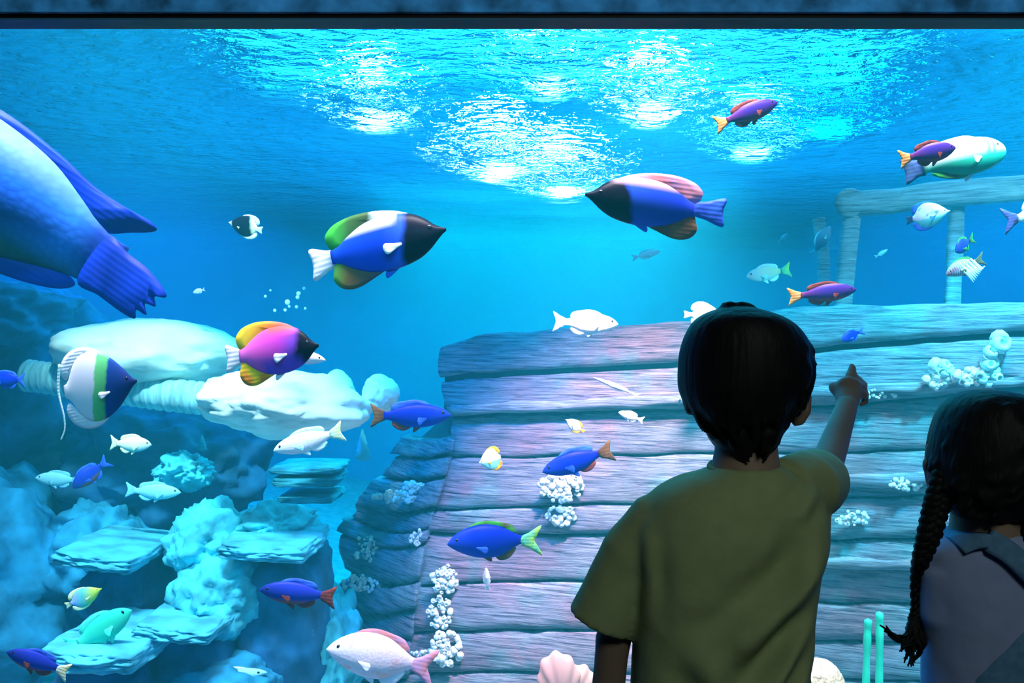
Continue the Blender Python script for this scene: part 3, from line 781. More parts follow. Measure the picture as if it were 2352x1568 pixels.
fish('damselfish', 'dark blue damselfish tipped upright beside the pale teal fish', 'chunky', (176, 1118), (240, 1058), 4.2, m_damsel_dark, f_blue, yaw=-25, group=G, deep=1.1)

# pale fish
G = 'white reef fish'
fish('snapper', 'white fish skimming right along the top edge of the hull', 'slim', (1421, 744), (1270, 738), 3.9, m_white, f_white, yaw=5, group=G, deep=1.3)
fish('snapper', 'peach fish with yellow tail above the purple wrasse, facing left', 'slim', (1712, 636), (1816, 618), 4.4, m_peach, {'*': f_palecyan, 'tail_fin': f_lime}, yaw=-8, group=G, deep=1.35)
fish('snapper', 'white fish with yellow tail under the pale boulders, facing left', 'slim', (630, 1034), (790, 988), 3.6, m_white, {'*': f_palecyan, 'tail_fin': f_pale}, yaw=-6, group=G, deep=1.2)
fish('snapper', 'yellow and white fish below the moonfish', 'slim', (346, 1022), (253, 1016), 4.0, m_yell, {'*': f_pale, 'tail_fin': f_pale}, yaw=8, group=G, deep=1.6)
fish('snapper', 'pale teal fish near the left edge facing left', 'slim', (84, 1096), (186, 1104), 4.4, m_teal, f_teal, yaw=-8, group=G, deep=1.3)
fish('snapper', 'teal fish with forked tail facing right above the dark ledge', 'slim', (413, 1132), (288, 1124), 4.3, m_teal, f_teal, yaw=8, group=G, deep=1.2)
fish('butterflyfish', 'small round white butterflyfish with yellow fins on the hull side', 'disc', (1100, 1062), (1160, 1046), 3.9, m_yell, f_yellow, yaw=-15, group=G, skip=('tail_fin',))
fish('butterflyfish', 'small pale butterflyfish tipped downward under the second seam', 'disc', (1298, 962), (1342, 992), 3.9, fishmat('butterfly_pale', [(0, (.3, .25, .1)), (.25, (.55, .8, .9)), (1, (.9, .7, .3))]), f_yellow, yaw=-15, group=G, deep=.6)
fish('butterflyfish', 'pale disc shaped fish peeking out behind the boy head', 'disc', (1660, 722), (1572, 722), 4.0, fishmat('butterfly_khaki', [(0, (.55, .6, .35)), (.5, (.4, .75, .65)), (1, (.5, .75, .6))]), f_pale, yaw=8, group=G, deep=.75)
fish('slender_fish', 'small white fish angled on the dark seam beside the boy head', 'slim', (1420, 946), (1478, 966), 3.8, m_white, f_white, yaw=-5, group=G, deep=1.3)
fish('pipefish', 'thin white pipefish slanting across the second plank', 'slim', (1362, 866), (1470, 910), 3.8, m_white, f_white, yaw=-5, deep=.38, fat=.5)
fish('slender_fish', 'tiny white upright fish under the bright blue damselfish', 'slim', (1117, 1302), (1119, 1356), 4.0, m_white, f_white, yaw=-5, group=G, deep=1.2)
fish('slender_fish', 'tiny white fish in open water under the indigo angelfish', 'slim', (1518, 576), (1452, 592), 4.8, m_white, f_white, yaw=5, group=G)
fish('slender_fish', 'tiny pale sliver of a fish inside the rail opening', 'slim', (2040, 572), (2010, 590), 4.6, m_teal, f_teal, yaw=5, group=G)
fish('slender_fish', 'tiny pale fish left of the hazy rear post', 'slim', (1810, 536), (1788, 556), 5.0, m_teal, f_teal, yaw=5, group=G, deep=1.3)
fish('slender_fish', 'tiny white fish alone in blue water right of the parrotfish tail', 'chunky', (444, 672), (470, 664), 4.4, m_white, f_white, yaw=-10, group=G)
fish('slender_fish', 'tiny pale fish before the dark blue block near the wreck', 'slim', (672, 1468), (722, 1450), 4.2, m_teal, f_teal, yaw=5, group=G)
fish('slender_fish', 'long pale fish resting low along the bottom edge', 'slim', (612, 1546), (432, 1562), 3.9, m_teal, f_palecyan, yaw=5, group=G, deep=.8)
fish('slender_fish', 'slim white fish curving down at the bottom edge left of the long pale fish', 'slim', (368, 1524), (428, 1580), 3.9, m_white, f_white, yaw=-8, group=G, deep=.7)
fish('slender_fish', 'grey slate fish hovering before the hazy rear post', 'chunky', (1905, 520), (1870, 586), 5.0, m_slate, f_teal, yaw=-10, group=G)
fish('butterflyfish', 'small black and white fish alone in blue water, tail turned right', 'disc', (520, 508), (612, 532), 3.6, m_bw, {'*': f_palecyan}, yaw=22, group=G, deep=.62)
fish('butterflyfish', 'blue and white round fish under the rail beam facing the window', 'disc', (2168, 488), (2092, 502), 3.5, m_seal, {'*': f_blue, 'tail_fin': finmat('fin_dark', (.03, .05, .15))}, yaw=-40, group=G, deep=.75)
fish('snapper', 'pale fish leaving past the right edge, dark forked tail showing', 'chunky', (2470, 470), (2306, 508), 3.3, m_white, {'*': f_white, 'tail_fin': finmat('fin_plum', (.10, .06, .22))}, yaw=5, group=G, deep=1.1)

# lionfish with spread spiny fins
lf = fish('lionfish', 'striped lionfish with spread white spines hanging at the second rail post', 'chunky', (2166, 632), (2262, 592), 3.6, m_stripe, {'*': f_brown, 'dorsal_fin': f_olive}, yaw=-15, deep=.9)
for k in range(9):
    bm = bmesh.new()
    t = -.05 - .05 * k
    tube(bm, cat_spline([(.22 + t, .05, .04 + .08 * (k % 2)), (.15 + t, .13, -.16), (.07 + t, .15, -.40 + .03 * k)], 5), [.024, .024, .023, .022, .021, .02, .019, .017, .015, .012, .008], 6)
    obj('fin_spine', bm, f_white, lf, local=True)

# greenish fish at the rocks
fish('wrasse', 'bright green wrasse curled at the end of the lowest ledge', 'slim', (300, 1402), (158, 1492), 3.6, m_green, finmat('fin_green', (.05, .8, .5), (.1, .8, .6)), yaw=5, deep=1.5)
fish('butterflyfish', 'yellow arched butterflyfish above the bright green wrasse', 'disc', (232, 1352), (150, 1392), 3.7, fishmat('butterfly_yellow', [(0, (.6, .75, .05)), (.25, (.5, .75, .1)), (.5, (.1, .6, .5)), (.7, (.3, .5, .85)), (1, (.6, .65, .9))]), f_pale, yaw=5, deep=.62)

# ---------------------------------------------------------------- rocks, boulders, ledges
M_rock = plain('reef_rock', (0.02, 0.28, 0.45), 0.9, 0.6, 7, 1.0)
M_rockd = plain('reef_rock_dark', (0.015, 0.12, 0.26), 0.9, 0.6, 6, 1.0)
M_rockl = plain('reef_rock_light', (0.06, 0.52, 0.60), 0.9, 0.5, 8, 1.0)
M_ledge = plain('ledge_stone', (0.06, 0.45, 0.58), 0.9, 0.4, 9, 0.6)
M_pale = plain('pale_boulder_stone', (0.72, 0.80, 0.70), 0.75, 0.16, 5, 0.35)
M_log = plain('pale_log_wood', (0.30, 0.62, 0.62), 0.8, 0.35, 10, 0.5, stretch=(6, 1, 1))


def rock(label, px0, py0, px1, py1, d, mat, depth=0.5, seed=0, rough=.22, freq=2.0, name='rock', cat='rock', sub=5, group='reef rocks', tilt=0, box_=0.0):
    c = P((px0 + px1) / 2, (py0 + py1) / 2, d)
    a, e = (px1 - px0) / 2 / F * d, (py1 - py0) / 2 / F * d
    bm = bmesh.new(); q = bmesh.ops.create_icosphere(bm, subdivisions=sub, radius=1)
    for v in bm.verts:
        p = v.co.copy()
        if box_:
            m = max(abs(p.x), abs(p.y), abs(p.z)); p = p * ((1 - box_) + box_ / m)
        off = Vector((seed * 5.3, seed * 2.1, seed * 9.7))
        n = mnoise.fractal(p * freq + off, 0.8, 2.1, 5) * rough + mnoise.noise(p * .9 + off) * rough * .6
        p *= 1 + n
        v.co = (p.x * a, p.y * depth, p.z * e)
    bmesh.ops.transform(bm, matrix=Matrix.Translation(c) @ Matrix.Rotation(math.radians(tilt), 4, 'Y'), verts=bm.verts)
    return tag(obj(name, bm, mat), label, cat, group)


rock('pale flat topped boulder, upper of the two bright boulders', 148, 728, 545, 895, 4.7, M_pale, .45, 1, .10, 1.3, 'boulder', 'boulder', group='pale boulders', tilt=2)
rock('pale lumpy boulder under the magenta angelfish, lower of the two bright ones', 468, 852, 842, 1003, 4.3, M_pale, .4, 5, .13, 1.5, 'boulder', 'boulder', group='pale boulders', tilt=4)
rock('small pale knob of stone poking up behind the lumpy boulder', 735, 848, 815, 960, 4.75, M_pale, .2, 3, .10, 1.2, 'boulder', 'boulder', group='pale boulders', tilt=-15)
rock('leaning pale stone knob at the right end of the boulders', 832, 860, 916, 950, 4.6, M_pale, .18, 4, .10, 1.2, 'boulder', 'boulder', group='pale boulders', tilt=-30)
bm = bmesh.new()
sp = cat_spline([P(62, 862, 4.55), P(200, 880, 4.5), P(350, 902, 4.42), P(500, 918, 4.35)], 30)
tube(bm, sp, [.072 * (1 + .05 * math.sin(i * 1.6)) for i in range(len(sp))], 20, caps=True)
tag(obj('log', bm, M_log), 'long ribbed pale log lying across behind the moonfish', 'log')

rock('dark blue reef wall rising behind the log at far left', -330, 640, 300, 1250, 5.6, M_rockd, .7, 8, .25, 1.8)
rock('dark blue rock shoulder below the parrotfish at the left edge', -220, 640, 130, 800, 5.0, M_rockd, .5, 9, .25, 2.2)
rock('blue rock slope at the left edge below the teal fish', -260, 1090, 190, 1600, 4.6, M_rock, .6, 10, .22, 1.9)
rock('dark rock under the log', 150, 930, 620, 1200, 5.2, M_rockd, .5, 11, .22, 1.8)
rock('bright teal rock leaning between the two upper ledges', 395, 1150, 560, 1330, 4.35, M_rockl, .25, 12, .25, 2.2, tilt=-28)
rock('rough teal rock beside the dark blue block', 410, 1270, 605, 1470, 4.2, M_rockl, .3, 13, .22, 2.2)
rock('craggy teal rock holding the right hand ledge', 540, 1160, 720, 1260, 4.5, M_rockl, .3, 14, .3, 2.4)
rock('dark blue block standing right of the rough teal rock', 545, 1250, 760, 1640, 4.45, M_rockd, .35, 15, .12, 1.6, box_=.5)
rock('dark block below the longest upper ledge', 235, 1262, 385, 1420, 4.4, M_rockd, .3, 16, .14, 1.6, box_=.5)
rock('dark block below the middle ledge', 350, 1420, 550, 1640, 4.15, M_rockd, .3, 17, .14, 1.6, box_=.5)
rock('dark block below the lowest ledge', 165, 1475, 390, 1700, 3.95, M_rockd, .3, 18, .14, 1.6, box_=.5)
rock('teal rubble heap against the foot of the wreck', 700, 1370, 830, 1640, 4.7, M_rockl, .4, 19, .28, 2.6)
rock('low teal rock along the bottom edge', 370, 1520, 640, 1680, 3.95, M_rock, .3, 20, .2, 2.2)
rock('blue rock between the left slope and the first ledge', 100, 1150, 330, 1420, 4.7, M_rock, .35, 21, .24, 2.2)
rock('teal coral crag in the shade below the log', 365, 1040, 480, 1120, 4.6, M_rockl, .15, 22, .35, 2.6)
for lab, x0, y0, x1, y1, d, sd, tl in (('upper left', 182, 1240, 368, 1276, 4.2, 31, 7), ('upper right', 535, 1222, 738, 1258, 4.25, 32, 4), ('middle', 362, 1396, 536, 1426, 4.0, 33, 6), ('lowest', 160, 1440, 378, 1494, 3.8, 34, 3)):
    rock('%s flat stone ledge of the reef steps' % lab, x0, y0, x1, y1, d, M_ledge, .32, sd, .07, 2.5, 'ledge', 'ledge', group='flat stone ledges', tilt=tl, box_=.7)
for lab, x0, y0, x1, y1 in (('upper', 632, 1062, 795, 1078), ('middle', 640, 1084, 790, 1106), ('lower', 650, 1128, 785, 1142)):
    rock('%s thin pale slab of the stack beside the hull ledge' % lab, x0, y0, x1, y1, 5.4, M_ledge, .25, x0 / 50, .06, 2.5, 'stone_slab', 'slab', group='thin pale slabs', box_=.7, sub=4)


def cone(label, px, py0, py1, w_, d):
    bm = bmesh.new()
    c = P(px, py0, d); b_ = P(px, py1, d); r = w_ / 2 / F * d
    n = 12; pts = [c + (b_ - c) * (i / n) for i in range(n + 1)]
    tube(bm, pts, [r * (.06 + .94 * (i / n) ** .8) * (1 + .12 * math.sin(i * 2.3)) for i in range(n + 1)], 14, caps=True)
    tag(obj('coral_spire', bm, M_rockl), label, 'coral', 'pale coral spires')


cone('pale pointed coral spire between boulders and wreck', 833, 985, 1050, 36, 4.8)
cone('small pale coral spire below the log', 464, 998, 1032, 22, 4.8)

# bubbles glinting above the boulders
M_bub = plain('bubble_skin', (.55, .9, .9), .08, .05, 5, 0, 1.0)
for i in range(11):
    bx, by = 660 + rnd.uniform(-55, 55), 692 + rnd.uniform(-32, 28)
    bm = bmesh.new(); ball(bm, P(bx, by, 4.4 + rnd.uniform(-.1, .1)), (.005 + .007 * rnd.random(),) * 3, sub=2)
    tag(obj('bubble', bm, M_bub), 'pale air bubble in the loose cluster above the magenta angelfish', 'bubble', 'air bubbles')

# shell and coral ball at the bottom, green tube corals
sh = thing('giant_clam', 'pink and cream clam shell at the bottom edge left of the boy', 'shell', tuple(P(1298, 1560, 3.3)))
M_shell = fishmat('clam_shell', [(0, (.92, .70, .45)), (.5, (.90, .42, .42)), (1, (.92, .62, .35))], spots=(.85, .82, .5))
for (cx, cy, rx, rz, tl, dy) in ((1284, 1560, .070, .092, -8, 0), (1325, 1572, .062, .070, 24, .03)):
    bm = bmesh.new(); bmesh.ops.create_uvsphere(bm, u_segments=64, v_segments=24, radius=1)
    for v in bm.verts:
        a = math.atan2(v.co.x, v.co.z + .9); k = 1 + .055 * math.cos(a * 16)
        v.co = Vector((v.co.x * rx * k, v.co.y * .035 * k, v.co.z * rz * k))
    bmesh.ops.transform(bm, matrix=Matrix.Translation(P(cx, cy, 3.3 + dy)) @ Matrix.Rotation(math.radians(tl), 4, 'Y'), verts=bm.verts)
    obj('shell_valve', bm, M_shell, sh)
bm = bmesh.new(); bmesh.ops.create_icosphere(bm, subdivisions=6, radius=1)
for v in bm.verts:
    p = v.co.copy(); q = mnoise.noise(p * 9) ; v.co = p * (1 + .05 * abs(q) + .03 * mnoise.noise(p * 2))
bmesh.ops.transform(bm, matrix=Matrix.Translation(P(1872, 1580, 3.3)) @ Matrix.Scale(.098, 4), verts=bm.verts)
tag(obj('brain_coral', bm, plain('tan_coral', (.62, .55, .36), .85, .35, 60, .8)), 'rounded tan coral ball at the boy right hip', 'coral')
M_gtube = plain('green_tube_coral', (.03, .72, .42), .5, .2, 12, .2)
for lab, x0, y0, x1, y1 in (('shorter', 1994, 1424, 1980, 1640), ('taller', 2020, 1408, 2014, 1640)):
    bm = bmesh.new(); pts = cat_spline([P(x0, y0, 3.4), P((x0 + x1) / 2 + 3, (y0 + y1) / 2, 3.4), P(x1, y1 + 260, 3.4)], 12)
    tube(bm, pts, [.0125 * (1 + .1 * math.sin(i)) for i in range(len(pts))], 14)
    tag(obj('tube_coral', bm, M_gtube), '%s bright green tube coral left of the girl braid end' % lab, 'coral', 'green tube corals')

# ---------------------------------------------------------------- the two children
M_skin = plain('skin', (0.27, 0.18, 0.145), 0.6, 0.08, 12, 0.05)
M_hair = plain('black_hair', (0.005, 0.005, 0.007), 0.6, 0.5, 60, 0.4, 0.2, stretch=(1, 1, .12))
M_shirt = plain('olive_shirt_cotton', (0.31, 0.36, 0.19), 0.9, 0.06, 40, 0.12)
M_hem = plain('olive_shirt_seam', (0.24, 0.30, 0.13), 0.9, 0.06, 40, 0.1)
M_lav = plain('lavender_shirt_cotton', (0.27, 0.33, 0.60), 0.9, 0.06, 40, 0.12)
M_denim = plain('blue_denim', (0.10, 0.22, 0.42), 0.9, 0.15, 90, 0.2)
M_short = plain('dark_shorts', (0.05, 0.06, 0.09), 0.9, 0.15, 40, 0.2)
M_shoe = plain('grey_shoes', (0.25, 0.25, 0.28), 0.7, 0.1, 20, 0.1)
M_lip = plain('lips', (0.40, 0.15, 0.14), 0.5, 0.05, 20, 0)
M_wht = plain('eye_white', (0.8, 0.8, 0.8), 0.2, 0.02, 5, 0)


def head_shape(bm, c, yaw, s=1.0, e=1.0):
    """skull, jaw, nose, ears; the face looks along +Y turned by yaw"""
    R = Matrix.Rotation(yaw, 3, 'Z')
    q = lambda x, y, z: c + R @ Vector((x, y, z)) * s
    Rm = R
    ball(bm, q(0, 0, .015), (.074 * s, .089 * s, .092 * s), Rm)
    ball(bm, q(0, .018, -.045), (.060 * s, .068 * s, .066 * s), Rm)
    ball(bm, q(0, .058, -.088), (.028 * s, .024 * s, .024 * s), Rm)            # chin
    ball(bm, q(0, .090, -.022), (.0115 * s, .016 * s, .016 * s), Rm, 2)          # nose
    ball(bm, q(0, .084, -.005), (.008 * s, .012 * s, .022 * s), Rm, 2)
    for k in (-1, 1):
        ball(bm, q(.045 * k, .062, -.030), (.022 * s, .02 * s, .022 * s), Rm, 2)   # cheeks
        tube(bm, [q(.076 * k * e, -.008, .014), q(.090 * k * e, -.020, .012), q(.093 * k * e, -.022, -.008), q(.085 * k * e, -.010, -.034), q(.075 * k * e, 0, -.038)], [.010 * s, .012 * s, .012 * s, .010 * s, .008 * s], 10)
        ball(bm, q(.082 * k * e, -.008, -.010), (.009 * s, .016 * s, .026 * s), Rm, 2)
    return q


def face_parts(q, par, s):
    for k in (-1, 1):
        bm = bmesh.new(); ball(bm, q(.030 * k, .079, .003), (.012 * s, .009 * s, .008 * s), sub=2); e_ = obj('eye', bm, M_wht, par)
        bm = bmesh.new(); ball(bm, q(.030 * k, .0865, .003), (.006 * s, .004 * s, .006 * s), sub=2); obj('iris', bm, M_eye, e_, local=True)
        bm = bmesh.new(); tube(bm, [q(.015 * k, .086, .022), q(.032 * k, .082, .027), q(.047 * k, .070, .021)], [.0025, .0035, .002], 8); obj('eyebrow', bm, M_hair, par)
    bm = bmesh.new(); tube(bm, [q(-.020, .078, -.056), q(0, .087, -.058), q(.020, .078, -.056)], [.003, .0055, .003], 8); obj('lips', bm, M_lip, par)


def legs(bm, xl, xr, y, zt):
    for x in (xl, xr):
        tube(bm, [(x, y, zt), (x, y + .01, .36), (x, y, .30), (x, y + .0, .22), (x, y, .07)], [.062, .046, .043, .042, .028], 14)
        tube(bm, [(x, y - .02, .035), (x, y + .06, .03), (x, y + .12, .022)], [.032, .032, .024], 12)


def shoes(par, xl, xr, y):
    for x in (xl, xr):
        bm = bmesh.new()
        tube(bm, [(x, y - .045, .038), (x, y + .02, .040), (x, y + .10, .036), (x, y + .15, .030)], [.036, .040, .038, .026], 16)
        bmesh.ops.delete(bm, geom=[], context='VERTS')
        for v in bm.verts: v.co.z = max(.0, v.co.z)
        obj('shoe', bm, M_shoe, par)


# ---- boy
DB = 1.38
boy = thing('boy', 'boy in olive t-shirt seen from behind, pointing at the tank', 'person', (P(1660, 1000, DB).x, DB, 0))
bm = bmesh.new()
hc = P(1712, 880, DB) + Vector((0, .02, 0))
qb = head_shape(bm, hc, -.42, 1.0, .80)
tube(bm, [P(1712, 960, DB + .005), P(1714, 1030, DB), P(1712, 1100, DB - .005)], [.044, .043, .050], 18)
tube(bm, [P(1580, 1190, DB), P(1700, 1150, DB), P(1830, 1150, DB)], [.030, .045, .032], 16)          # shoulders
rings_loft(bm, [(P(1680, 0, DB).x, DB, P(0, y, DB).z, h, hd) for y, h, hd in ((1110, .07, .045), (1180, .105, .06), (1300, .112, .07), (1500, .108, .07), (1650, .105, .072), (1800, .108, .075), (1960, .10, .07))], 28)
tube(bm, [P(1510, 1215, DB), P(1445, 1340, DB), P(1408, 1470, DB + .01), P(1398, 1570, DB + .02), P(1402, 1680, DB + .045), P(1410, 1790, DB + .075)], [.036, .030, .0255, .024, .021, .017], 14)
# hanging left hand
lh = P(1412, 1830, DB + .09)
ball(bm, lh, (.014, .026, .034))
for k, ln in enumerate((.05, .056, .053, .042)):
    o0 = lh + Vector((.002, -.020 + .0135 * k, -.026))
    tube(bm, [o0, o0 + Vector((.004, .003, -ln * .5)), o0 + Vector((.012, .004, -ln))], [.0072, .0066, .0055], 8)
tube(bm, [lh + Vector((.004, .020, .006)), lh + Vector((.012, .036, -.016)), lh + Vector((.014, .036, -.036))], [.0085, .0075, .006], 8)
# raised right arm
el = P(1890, 1092, 1.56); wr = P(1946, 930, 1.735)
tube(bm, [P(1835, 1130, 1.385), P(1868, 1112, 1.47), el, P(1912, 1030, 1.63), wr], [.038, .032, .0265, .0245, .0185], 16)
tube(bm, [wr, P(1948, 905, 1.765), P(1950, 880, 1.785)], [.0185, .024, .022], 16, flat=.8)
ball(bm, P(1948, 896, 1.772), (.023, .017, .026))
hand_tip = []
# index pointing, the others curled, thumb out to the left
tube(bm, [P(1946, 885, 1.785), P(1952, 865, 1.80), P(1957, 850, 1.812), P(1957, 838, 1.82)], [.0105, .0095, .0085, .0065], 10)
tube(bm, [P(1966, 885, 1.785), P(1970, 872, 1.812), P(1968, 888, 1.83), P(1962, 898, 1.815)], [.010, .0095, .0088, .0075], 10)
tube(bm, [P(1976, 893, 1.78), P(1983, 884, 1.805), P(1981, 902, 1.822), P(1974, 908, 1.81)], [.0095, .009, .0085, .007], 10)
tube(bm, [P(1980, 908, 1.77), P(1988, 905, 1.79), P(1986, 924, 1.80), P(1978, 928, 1.79)], [.0085, .008, .0075, .0062], 10)
tube(bm, [P(1934, 908, 1.765), P(1921, 898, 1.78), P(1912, 888, 1.79), P(1913, 882, 1.795)], [.011, .0100, .009, .007], 10)
bx0, bx1 = P(1580, 0, DB).x, P(1745, 0, DB).x
legs(bm, bx0, bx1, DB, .56)
remesh(obj('body', bm, M_skin, boy), .0042, 5)
face_parts(qb, boy, 1.0)

bm = bmesh.new()
T = [(1066, 1713, 76, .052), (1078, 1714, 98, .056), (1092, 1706, 138, .062), (1108, 1698, 166, .068), (1130, 1690, 192, .075), (1170, 1682, 212, .085), (1230, 1672, 226, .094), (1320, 1666, 219, .100), (1400, 1660, 211, .104), (1480, 1656, 206, .107), (1568, 1650, 204, .110), (1680, 1646, 205, .113), (1790, 1644, 209, .116)]
rows = []
y = 1066
while y <= 1790:
    cx, hw, hd = smooth_tab(T, y)
    rows.append((P(cx, y, DB).x, DB - .005, P(0, y, DB).z, hw / F * DB, hd)); y += 8
rings_loft(bm, rows, 72, 2.3)
for v in bm.verts:      # cloth folds sweeping down from the raised arm
    x, z = v.co.x, v.co.z
    if v.co.y < DB:
        px = 1176 + x / DB * F; py = 784 - (z - CAMZ) / DB * F
        f = 0
        for (ax, ay, bx, by, wd, am) in ((1890, 1250, 1560, 1500, 34, .012), (1880, 1340, 1680, 1580, 26, .014), (1868, 1420, 1760, 1600, 20, .012), (1850, 1180, 1780, 1420, 36, .008), (1560, 1440, 1640, 1560, 30, .006), (1870, 1090, 1780, 1180, 18, .006), (1470, 1180, 1475, 1420, 16, .005)):
            dx, dy = bx - ax, by - ay; L2 = dx * dx + dy * dy
            t = max(0, min(1, ((px - ax) * dx + (py - ay) * dy) / L2))
            dist = math.hypot(px - ax - t * dx, py - ay - t * dy)
            f += am * math.exp(-(dist / wd) ** 2) * math.sin(math.pi * min(1, t * .9 + .1)) - am * .8 * math.exp(-((dist - wd * 1.9) / wd) ** 2) * math.sin(math.pi * min(1, t * .9 + .1))
        v.co.y -= f * 1.6
# left sleeve
tube(bm, [P(1565, 1165, DB), P(1512, 1196, DB), P(1452, 1270, DB), P(1408, 1370, DB + .003), P(1379, 1432, DB + .005)], [.030, .043, .045, .047, .0495], 28, caps='flat')
# right sleeve, pushed forward by the raised arm
tube(bm, [P(1800, 1128, DB - .005), P(1845, 1118, DB + .03), P(1868, 1108, 1.47), P(1876, 1104, 1.52)], [.046, .052, .050, .049], 28, caps='flat')
tube(bm, [P(1840, 1110, DB), P(1862, 1190, DB + .02), P(1868, 1270, DB + .02)], [.03, .028, .02], 16)
sh_ = remesh(obj('tshirt', bm, M_shirt, boy), .0045, 5)
clouds(sh_, .11, .010, 2)
bm = bmesh.new()
ct = P(1713, 1070, DB)
pts = [ct + Vector((.0485 * math.cos(a), -.002 + .053 * math.sin(a), -.003 + .006 * math.sin(a))) for a in [2 * math.pi * k / 40 for k in range(41)]]
tube(bm, pts, [.0052] * 41, 8)
obj('collar', bm, M_hem, sh_, local=True)
bm = bmesh.new()
rings_loft(bm, [(P(1645, 0, DB).x, DB, z, hw, hd) for z, hw, hd in ((.66, .113, .092), (.60, .12, .10), (.52, .122, .10))], 36)
for x in (bx0, bx1): tube(bm, [(x, DB, .56), (x, DB, .46), (x, DB, .37)], [.066, .068, .068], 20, caps='flat')
remesh(obj('shorts', bm, M_short, boy), .006, 4)
shoes(boy, bx0, bx1, DB)

bm = bmesh.new()
HR = [(704, 1690, 18, .015), (709, 1692, 46, .035), (716, 1695, 70, .050), (728, 1699, 97, .068), (745, 1704, 119, .080), (775, 1708, 139, .088), (815, 1709, 151, .092), (860, 1709, 154, .093), (890, 1704, 148, .091), (915, 1700, 136, .087), (940, 1699, 121, .081), (968, 1704, 98, .068), (995, 1710, 78, .056), (1015, 1712, 64, .046), (1035, 1710, 42, .034), (1048, 1706, 22, .022)]
rows = []; y = 704
while y <= 1048:
    cx, hw, hd = smooth_tab(HR, y)
    hw -= 2
    rows.append((P(cx, y, DB - .012).x, DB - .016 + (.006 if y > 960 else 0), P(0, y, DB - .012).z, hw / F * (DB - .012), hd)); y += 4
rings_loft(bm, rows, 64)
# cowlick and tufts
for (x0, y0, x1, y1, r) in ((1700, 745, 1664, 703, .020), (1725, 735, 1690, 704, .018)):
    tube(bm, [P(x0, y0, DB - .01), P((x0 + x1) / 2, (y0 + y1) / 2, DB - .02), P(x1, y1, DB - .02)], [r, r, r * .6], 12)
hr = random.Random(11)
for i in range(170):
    a = hr.uniform(-.25, math.pi + .25); py = hr.uniform(800, 1035)
    cx, hw, hd = smooth_tab(HR, py)
    x = P(cx, py, DB).x + hw / F * DB * .925 * math.cos(a); yy = DB - .016 - hd * .93 * max(-.3, math.sin(a)); z = P(0, py, DB).z
    s_ = Vector((.012 * math.cos(a), -.004, -.028))
    p0 = Vector((x, yy, z)); q_ = Vector((-.05 * math.cos(a) * max(0, (py - 900) / 150), 0, 0))
    tube(bm, [p0 + Vector((-.012 * math.cos(a), .010, .024)), p0 + Vector((.002 * math.cos(a), -.0015, 0)), p0 + Vector((0, -.001, -.022)) + q_ * .4], [.006, .0055, .0025], 6)
remesh(obj('hair', bm, M_hair, boy), .0036, 3)
# right ear, showing at the edge of the hair
bm = bmesh.new()
tube(bm, [P(1812, 905, DB - .012), P(1836, 896, DB - .018), P(1851, 912, DB - .02), P(1850, 942, DB - .016), P(1836, 966, DB - .010), P(1822, 970, DB - .006)], [.007, .0085, .009, .0085, .008, .006], 12)
ball(bm, P(1832, 934, DB - .010), (.012, .010, .022))
remesh(obj('ear', bm, M_skin, boy), .003, 3)

# ---- girl
DG = 1.42
girl = thing('girl', 'girl with two black braids in lavender shirt at the right edge', 'person', (P(2300, 1000, DG).x, DG, 0))
bm = bmesh.new()
gc = P(2276, 1050, DG) + Vector((0, .018, 0))
qg = head_shape(bm, gc, -.05, .93)
tube(bm, [P(2266, 1130, DG), P(2266, 1190, DG), P(2268, 1250, DG)], [.047, .049, .055], 18)
tube(bm, [P(2165, 1290, DG), P(2275, 1262, DG), P(2400, 1290, DG)], [.034, .045, .034], 14)
gx = P(2292, 0, DG).x
rings_loft(bm, [(gx, DG, P(0, y, DG).z, h, hd) for y, h, hd in ((1260, .06, .04), (1320, .092, .055), (1450, .10, .062), (1650, .095, .065), (1800, .10, .07), (1900, .095, .065))], 28)
for sgn, xs in ((-1, ((2160, 1300), (2175, 1420), (2200, 1560), (2225, 1680), (2262, 1760))), (1, ((2428, 1300), (2440, 1420), (2446, 1560), (2440, 1680), (2430, 1780)))):
    tube(bm, [P(x, y, DG + (.0 if i < 3 else .05 * (i - 2))) for i, (x, y) in enumerate(xs)], [.034, .030, .026, .022, .017], 14)
    h0 = P(xs[-1][0] + 6 * sgn * -1, xs[-1][1] + 28, DG + .12)
    ball(bm, h0, (.022, .014, .028))
    for k, ln in enumerate((.042, .048, .046, .036)):
        o0 = h0 + Vector((-.016 + .0108 * k, .004, -.022))
        tube(bm, [o0, o0 + Vector((0, .006, -ln * .5)), o0 + Vector((0, .016, -ln))], [.006, .0056, .0048], 8)
    tube(bm, [h0 + Vector((-.018 * sgn * -1, .006, .006)), h0 + Vector((-.030 * sgn * -1, .012, -.012)), h0 + Vector((-.030 * sgn * -1, .016, -.028))], [.008, .007, .0055], 8)
g0, g1 = gx - .05, gx + .05
legs(bm, g0, g1, DG, .50)
remesh(obj('body', bm, M_skin, girl), .0046, 5)
face_parts(qg, girl, .93)

TG = [(1214, 2266, 84, .050), (1224, 2268, 100, .054), (1238, 2276, 128, .058), (1256, 2284, 156, .064), (1280, 2290, 172, .070), (1320, 2294, 182, .076), (1400, 2298, 178, .084), (1500, 2300, 172, .088), (1640, 2300, 172, .092), (1760, 2300, 176, .096)]


def gback(px, py, off=.006):        # point on the back of the girl's shirt
    cx, hw, hd = smooth_tab(TG, py)
    s = max(-.98, min(.98, (px - cx) / hw))
    return Vector((P(px, py, DG).x, DG - hd * (1 - abs(s) ** 2.3) ** (1 / 2.3) - off, P(px, py, DG).z))


